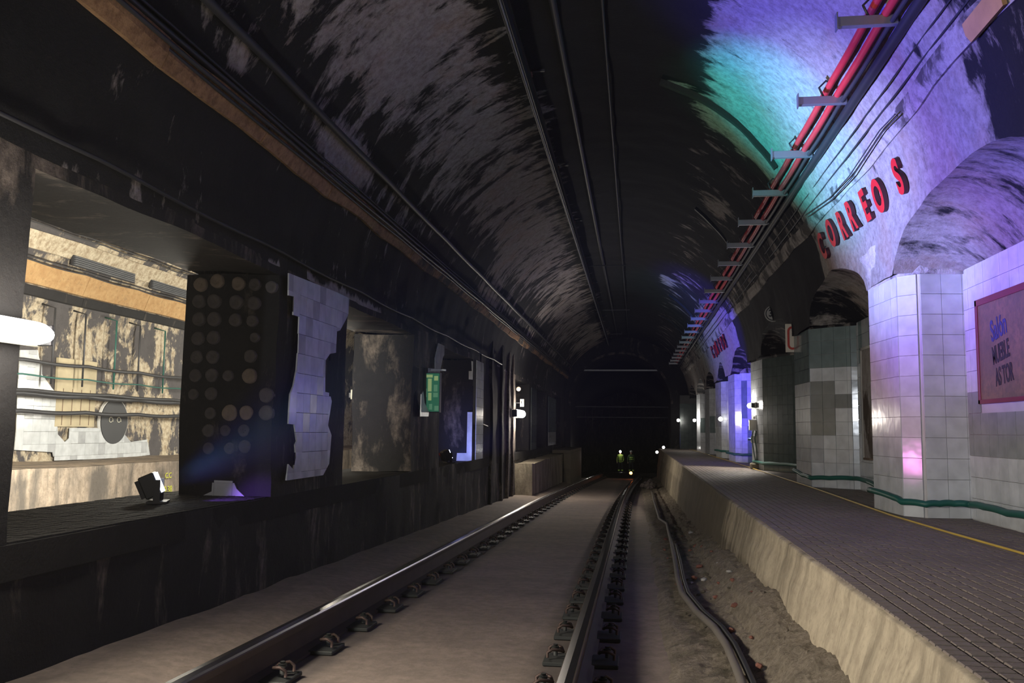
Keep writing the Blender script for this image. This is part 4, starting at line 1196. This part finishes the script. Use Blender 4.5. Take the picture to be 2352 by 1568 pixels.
# far small lamps
def globe(label, loc, r, mat, cat='lamp', nm='small_lamp'):
    t = thing(nm, label, cat, loc); bm = bmesh.new(); bmesh.ops.create_uvsphere(bm, u_segments=12, v_segments=8, radius=r); o = obj('bulb', bm, mat, t); shade(o)
    obj('lamp_holder', bbox(-.02, .02, .02, .08, -.02, .02), M_dsteel, t); return t
for (u, v, y, r, lb, m_) in ((1558, 965, 32.5, .055, 'small white lamp on the dark end wall of the right platform', E_small), (1595, 965, 28.9, .05, 'small white lamp left of the pale far pillars', E_small), (1655, 962, 21.2, .05, 'small white lamp in front of the pale pillar beyond the violet one', E_small),
                       (1330, 1038, 33.4, .05, 'small white lamp at the left foot of the tunnel mouth', E_small), (1509, 1038, 33.6, .05, 'small white lamp at the right foot of the tunnel mouth', E_small), (1524, 1027, 31.5, .045, 'small white lamp on the far corner of the right platform', E_small),
                       (1191, 893, 19.8, .05, 'small dim warm lamp above the plate on the left wall', emis('dim_bulb', (1, .7, .45), 1.2)), (1449, 1086, 33.0, .055, 'small glowing orange lamp between the rails at the tunnel mouth', E_orange)):
    globe(lb, aty(u, v, y), r, m_)
point('orange_lamp_light', aty(1449, 1084, 32.7), .6, (1, .25, .08), .03)

# LED floodlights on the ledge
def flood(label, loc, rotz, with_red=False, s=1.):
    t = thing('floodlight', label, 'floodlight', loc, (0, 0, rotz))
    # local +x = light direction
    hd = obj('housing', bbox(-.10*s, .0, -.085*s, .085*s, -.075*s, .075*s, .008), M_black, t); hd.location = (0, 0, .13*s); hd.rotation_euler = (0, radians(-24), 0)
    for k_ in range(4):
        o = obj('led_bar', bbox(.0, .006, -.075*s+.038*s*k_, -.043*s+.038*s*k_, -.066*s, .066*s), E_flood, hd)
    for q in range(5): obj('fin', bbox(-.125*s, -.10*s, (-.07+.035*q)*s-.003, (-.07+.035*q)*s+.003, -.06*s, .06*s), M_black, hd)
    obj('yoke', bbox(-.02, .02, -.095*s, -.087*s, .0, .15*s), M_black, t); obj('yoke', bbox(-.02, .02, .087*s, .095*s, .0, .15*s), M_black, t); obj('foot', bbox(-.06, .06, -.10*s, .10*s, 0, .012), M_black, t)
    if with_red:
        o = obj('status_led', bbox(-.112*s, -.10*s, .03, .045, .03, .05), E_red, hd)
    return t
flood('black LED floodlight with white-blue lit face on the ledge in the first opening', (-3.05, 5.46, ZL+.012), radians(22))
flood('black LED floodlight with a red status light on the ledge in the third opening', (-2.72, 12.98, ZL+.012), radians(30), True)
spot('flood_two_spill', FL2+Vector((-.05, .15, .0)), (-2.66, 14.18, .5), 50, (.25, .3, 1.), 75, .9)
spot('flood_spill', FL1+Vector((.12, .05, .02)), (-2.72, 5.95, .1), 40, (.30, .12, 1.), 50, .9)

# green display board on the second left pier
gb = thing('display_board', 'upright green lit notice board fixed to the second left pier', 'board')
a = aty(968, 857, 10.95); b = aty(1008, 945, 10.95)
w_, h_ = (b.x-a.x)/2, (a.z-b.z)/2; c = Vector(((a.x+b.x)/2, 10.95, (a.z+b.z)/2))
def facebox(name, x0, x1, z0, z1, y0, y1, mat, par): return obj(name, bbox(c.x+x0, c.x+x1, c.y+y0, c.y+y1, c.z+z0, c.z+z1), mat, par)
E_g = emis('backlit_dark_green', (.02,.14,.07), .55, (.03,.1,.06)); E_lg = emis('backlit_pale_green', (.30,.42,.16), .55, (.3,.4,.2)); E_mg = emis('backlit_mid_green', (.10,.26,.14), .5, (.1,.25,.15))
facebox('housing', -w_-.03, w_+.005, -h_-.01, h_+.01, .004, .10, M_black, gb)
facebox('face_panel', -w_, w_, -h_, h_, 0, .006, E_g, gb)
for (x0, x1, z0, z1, m_) in ((-.9, .25, .78, .93, E_lg), (.42, .85, .62, .86, E_lg), (-.85, -.45, .35, .62, E_lg), (-.25, .15, .05, .72, E_lg), (.4, .8, .05, .40, E_mg), (-.85, -.35, -.25, .20, E_mg), (-.2, .15, -.42, -.02, E_lg), (.35, .85, -.25, -.02, E_mg), (-.1, .25, -.9, -.6, E_mg), (.5, .95, -.95, -.7, E_mg)):
    facebox('picture_block', x0*w_, x1*w_, z0*h_, z1*h_, -.003, .0, m_, gb)
obj('mounting_arm', bbox(c.x-.02, c.x+w_+.08, c.y-.02, c.y+.02, c.z+h_+.03, c.z+h_+.05), M_steel, gb)
obj('mounting_arm', bbox(c.x-.18, c.x-w_, c.y+.02, c.y+.05, c.z-.02, c.z+.02), M_dsteel, gb)
# white number plate at the far edge of the first pier
np_ = thing('number_plate', 'small white upright plate with two square marks, top of the first left pier', 'plate')
a = aty(776, 760, 7.66)
obj('plate', bbox(a.x-.028, a.x+.032, 7.655, 7.665, a.z-.105, a.z+.105, .002), M_white, np_)
for dz_ in (.035, -.03): obj('mark', bbox(a.x-.012, a.x+.014, 7.652, 7.655, a.z+dz_-.015, a.z+dz_+.018), M_steel, np_)
np2 = thing('number_plate', 'small pale plate on the left wall just above the far lit lamp', 'plate')
a = aty(1199, 925, 19.3)
obj('bracket', bbox(-2.62, a.x-.03, 19.295, 19.305, a.z-.01, a.z+.01), M_dsteel, np2)
obj('plate', bbox(a.x-.04, a.x+.04, 19.29, 19.3, a.z-.08, a.z+.08), M_cream, np2); obj('mark', bbox(a.x-.02, a.x+.0, 19.28, 19.29, a.z-.02, a.z+.03), M_dsteel, np2)

# ================================================================== LEFT CABLES, CROWN
def lcab(th, dr, r, label, mat=M_cable, sag=.01, ph=0, per=2.6, y0=1., n=60):
    along(th, dr, r, mat, 'cable', label, 'cable', sag, y0, 32.6, n, per, ph)
lcab(157.2, -.05, .016, 'upper black cable lying on the left ochre trunking')
lcab(158.4, -.07, .013, 'middle black cable lying on the left ochre trunking', ph=.5)
lcab(159.2, -.055, .010, 'lower black cable lying on the left ochre trunking', ph=1.1)
lcab(156.2, -.03, .010, 'thin black cable just above the left ochre trunking', ph=1.7)
lcab(150., -.03, .028, 'thick black conduit along the left haunch above the trunking')
along(177.4, -.045, .012, M_black, 'cable', 'thin dark cable along the top of the left openings', 'cable', .02, 1., 17, 50, 2.0, 0)
# conduit dropping down pier three
tag(tubeo('conduit', [(-2.55, 14.62, 1.86), (-2.555, 14.6, 1.5), (-2.555, 14.58, 1.1), (-2.555, 14.62, .75), (-2.555, 14.75, .70), (-2.555, 15.4, .66)], .012, M_black), 'black cable dropping down the tiles of the third left pier', 'cable')
# rigid overhead conductor
oc = thing('overhead_conductor', 'dark rigid overhead power rail hung under the crown of the vault', 'power rail')
XC = -.98
bm = bmesh.new(); box(bm, XC-.04, XC+.04, 0, 33.4, 3.84, 3.855); box(bm, XC-.022, XC-.014, 0, 33.4, 3.75, 3.84); box(bm, XC+.014, XC+.022, 0, 33.4, 3.75, 3.84)
obj('beam', bm, M_dsteel, oc); bm = bmesh.new(); tube(bm, [(XC, 0, 3.745), (XC, 33.4, 3.745)], .010, 8); obj('contact_wire', bm, M_steel, oc)
for y in frange(2, 32, 3.0):
    h = obj('hanger', bbox(XC-.02, XC+.02, y-.02, y+.02, 3.855, 4.0), M_dsteel, oc)
    obj('insulator', bbox(XC-.035, XC+.035, y-.035, y+.035, 3.88, 3.93, .01), M_brick, h)
    obj('cross_bar', bbox(XC-.15, XC+.15, y-.012, y+.012, 3.93, 3.95), M_dsteel, h)
along(87.4, -.04, .012, M_cable, 'cable', 'thin black cable along the crown right of the power rail', 'cable', .02)
along(97.5, -.03, .030, M_cable, 'conduit', 'broad dark tube along the crown between the power rail and the thin cable', 'conduit', .0, n=30)  # dark tube in place of a dark band on the vault
for n_, y in enumerate((17.8, 24.5)):
    tag(obj('cross_wire', bbox(-1.35, -.15, y, y+.02, 3.90, 3.92), M_dsteel), ['nearer', 'farther'][n_]+' thin cross bar under the crown of the vault', 'bar')
# service boxes under the crown far away
sv = thing('ceiling_lamp_box', 'small pale box under the far crown of the vault', 'box'); a = aty(1415, 757, 31)
obj('case', bbox(a.x-.3, a.x+.3, 30.9, 31.1, a.z-.02, a.z+.03, .005), M_gwhite, sv); obj('cradle', bbox(a.x-.2, a.x+.2, 30.95, 31.05, a.z-.16, a.z-.145), M_dsteel, sv)
for s_ in (-.2, .2): obj('leg', bbox(a.x+s_-.008, a.x+s_+.008, 30.99, 31.01, a.z-.15, a.z), M_dsteel, sv)

# ================================================================== PEOPLE far down the tunnel
def person(label, base, face_rot, top, legs, hat, headlamp=False, lean=0.):
    t = thing('person', label, 'person', base, (0, 0, face_rot))
    J = {'pel': (0, 0, .93), 'spi': (0, .0, 1.12), 'che': (0, .02, 1.34), 'nec': (0, .02, 1.49), 'hd0': (0, 0, 1.58), 'hd1': (0, 0, 1.72),
         'shl': (-.19, .02, 1.42), 'ell': (-.26, .0, 1.14), 'wrl': (-.24, -.10, .90), 'hal': (-.235, -.14, .82),
         'shr': (.19, .02, 1.42), 'elr': (.25, .02, 1.14), 'wrr': (.20, -.16, .98), 'har': (.18, -.22, .93),
         'hil': (-.10, 0, .90), 'knl': (-.12, -.03, .50), 'anl': (-.13, .02, .09), 'tol': (-.14, -.15, .04),
         'hir': (.10, 0, .90), 'knr': (.13, -.01, .50), 'anr': (.15, .04, .09), 'tor': (.17, -.12, .04)}
    Rr = {'pel': .15, 'spi': .14, 'che': .165, 'nec': .06, 'hd0': .085, 'hd1': .09, 'shl': .075, 'shr': .075, 'ell': .05, 'elr': .05, 'wrl': .034, 'wrr': .034, 'hal': .04, 'har': .04,
          'hil': .10, 'hir': .10, 'knl': .065, 'knr': .065, 'anl': .05, 'anr': .05, 'tol': .04, 'tor': .04}
    E_ = [('pel','spi'),('spi','che'),('che','nec'),('nec','hd0'),('hd0','hd1'),('che','shl'),('shl','ell'),('ell','wrl'),('wrl','hal'),('che','shr'),('shr','elr'),('elr','wrr'),('wrr','har'),('pel','hil'),('hil','knl'),('knl','anl'),('anl','tol'),('pel','hir'),('hir','knr'),('knr','anr'),('anr','tor')]
    names = list(J); me = bpy.data.meshes.new('body'); me.from_pydata([J[n] for n in names], [(names.index(a), names.index(b)) for a, b in E_], [])
    o = bpy.data.objects.new('body', me); COL.objects.link(o)
    md = o.modifiers.new('s', 'SKIN')
    for i, n in enumerate(names): me.skin_vertices[0].data[i].radius = (Rr[n], Rr[n]*.8); me.skin_vertices[0].data[i].use_root = (n == 'pel')
    o.modifiers.new('d', 'SUBSURF').levels = 1
    dg = bpy.context.evaluated_depsgraph_get(); m2 = bpy.data.meshes.new_from_object(o.evaluated_get(dg)); bpy.data.objects.remove(o)
    m2.materials.append(top); m2.materials.append(legs); m2.materials.append(M_skin)
    for p in m2.polygons:
        z = p.center.z; x = abs(p.center.x); p.use_smooth = True
        p.material_index = 1 if z < .93 and x < .2 else (2 if z > 1.50 or (x > .16 and z < .94) else 0)
    o = obj('body', m2, None, t)
    bm = bmesh.new(); bmesh.ops.create_uvsphere(bm, u_segments=12, v_segments=8, radius=.118)
    for v in bm.verts: v.co.z = max(v.co.z, -.01)
    hh = obj('helmet', bm, hat, t); hh.location = (0, 0, 1.69)
    for (z, r) in ((1.12, .165), (1.25, .175)):
        bm = bmesh.new(); n = 16; a = [[bm.verts.new((r*cos(2*pi*k_/n), .02+r*.78*sin(2*pi*k_/n), z+dz_)) for k_ in range(n)] for dz_ in (0, .05)]
        for k_ in range(n): bm.faces.new((a[0][k_], a[0][(k_+1) % n], a[1][(k_+1) % n], a[1][k_]))
        obj('reflective_band', bm, M_hivis, t)
    for sx in (-.12, .13):
        bm = bmesh.new(); tube(bm, [(sx, .0, .28), (sx, 0, .36)], .068, 12); obj('reflective_band', bm, M_hivis, t)
    if headlamp:
        bm = bmesh.new(); bmesh.ops.create_uvsphere(bm, u_segments=10, v_segments=6, radius=.09); q = obj('headlamp', bm, E_small, t); q.location = (0, -.13, 1.70)
    return t
M_skin = simple('skin', (.45,.28,.20), .6); M_hivis = emis('glowing_band_yellow', (.5, .8, .1), .05, (.6, .85, .15))  # bands given a faint glow in place of reflected lamplight
M_vest = simple('yellow_green_vest', (.35,.50,.08), .7); M_trou = simple('dark_work_trousers', (.03,.035,.05), .8); M_dvest = simple('dark_green_jacket', (.06,.10,.04), .8); M_hat = simple('white_helmet', (.6,.6,.58), .4)
yP = 68.
for (u, lb, tp, hl) in ((1425, 'distant worker in a yellow-green vest with a lit headlamp, standing in the tunnel', M_vest, True), (1450, 'distant worker in a dark green jacket standing right of the one with the headlamp', M_dvest, False)):
    p = aty(u, 1088, yP); person(lb, (p.x, yP, zslab(yP)), 0, tp, M_trou, M_hat, hl)
point('headlamp_light', (-1.1, 66.8, -.6), 6, (1, .98, .95), .05)
point('tunnel_left_lamp_light', (-1.75, 34.2, -.4), 3, (1, .95, .9), .05)

# ------------------------------------------------------------------ groups of countable things
GR = {'pillar': 'tiled pillars along the right platform', 'rod': 'thin hanging rods', 'cable': 'cables strung through the station', 'hose': 'hoses along the right platform',
      'lamp': 'lit lamps along the tunnel', 'floodlight': 'floodlights', 'person': 'workers far down the tunnel', 'beam': 'cross beams in the tunnel mouth', 'vent': 'louvred vents of the second hall',
      'trunking': 'trunking bands along the vaults', 'poster': 'old posters in the wall niches', 'wire': 'thin wires', 'bar': 'cross bars under the crown', 'marking': 'yellow painted marks'}
for o in list(COL.objects):
    if o.parent is None and o.get('category') in GR and not o.get('group'): o['group'] = GR[o['category']]
for o in COL.objects:
    if o.name.startswith('running_rail'): o['group'] = 'running rails of the track'
    if o.name.startswith('crossing_rail'): o['group'] = 'crossing rails beyond the platform'
    if o.name.startswith('station_name'): o['group'] = 'red station names'
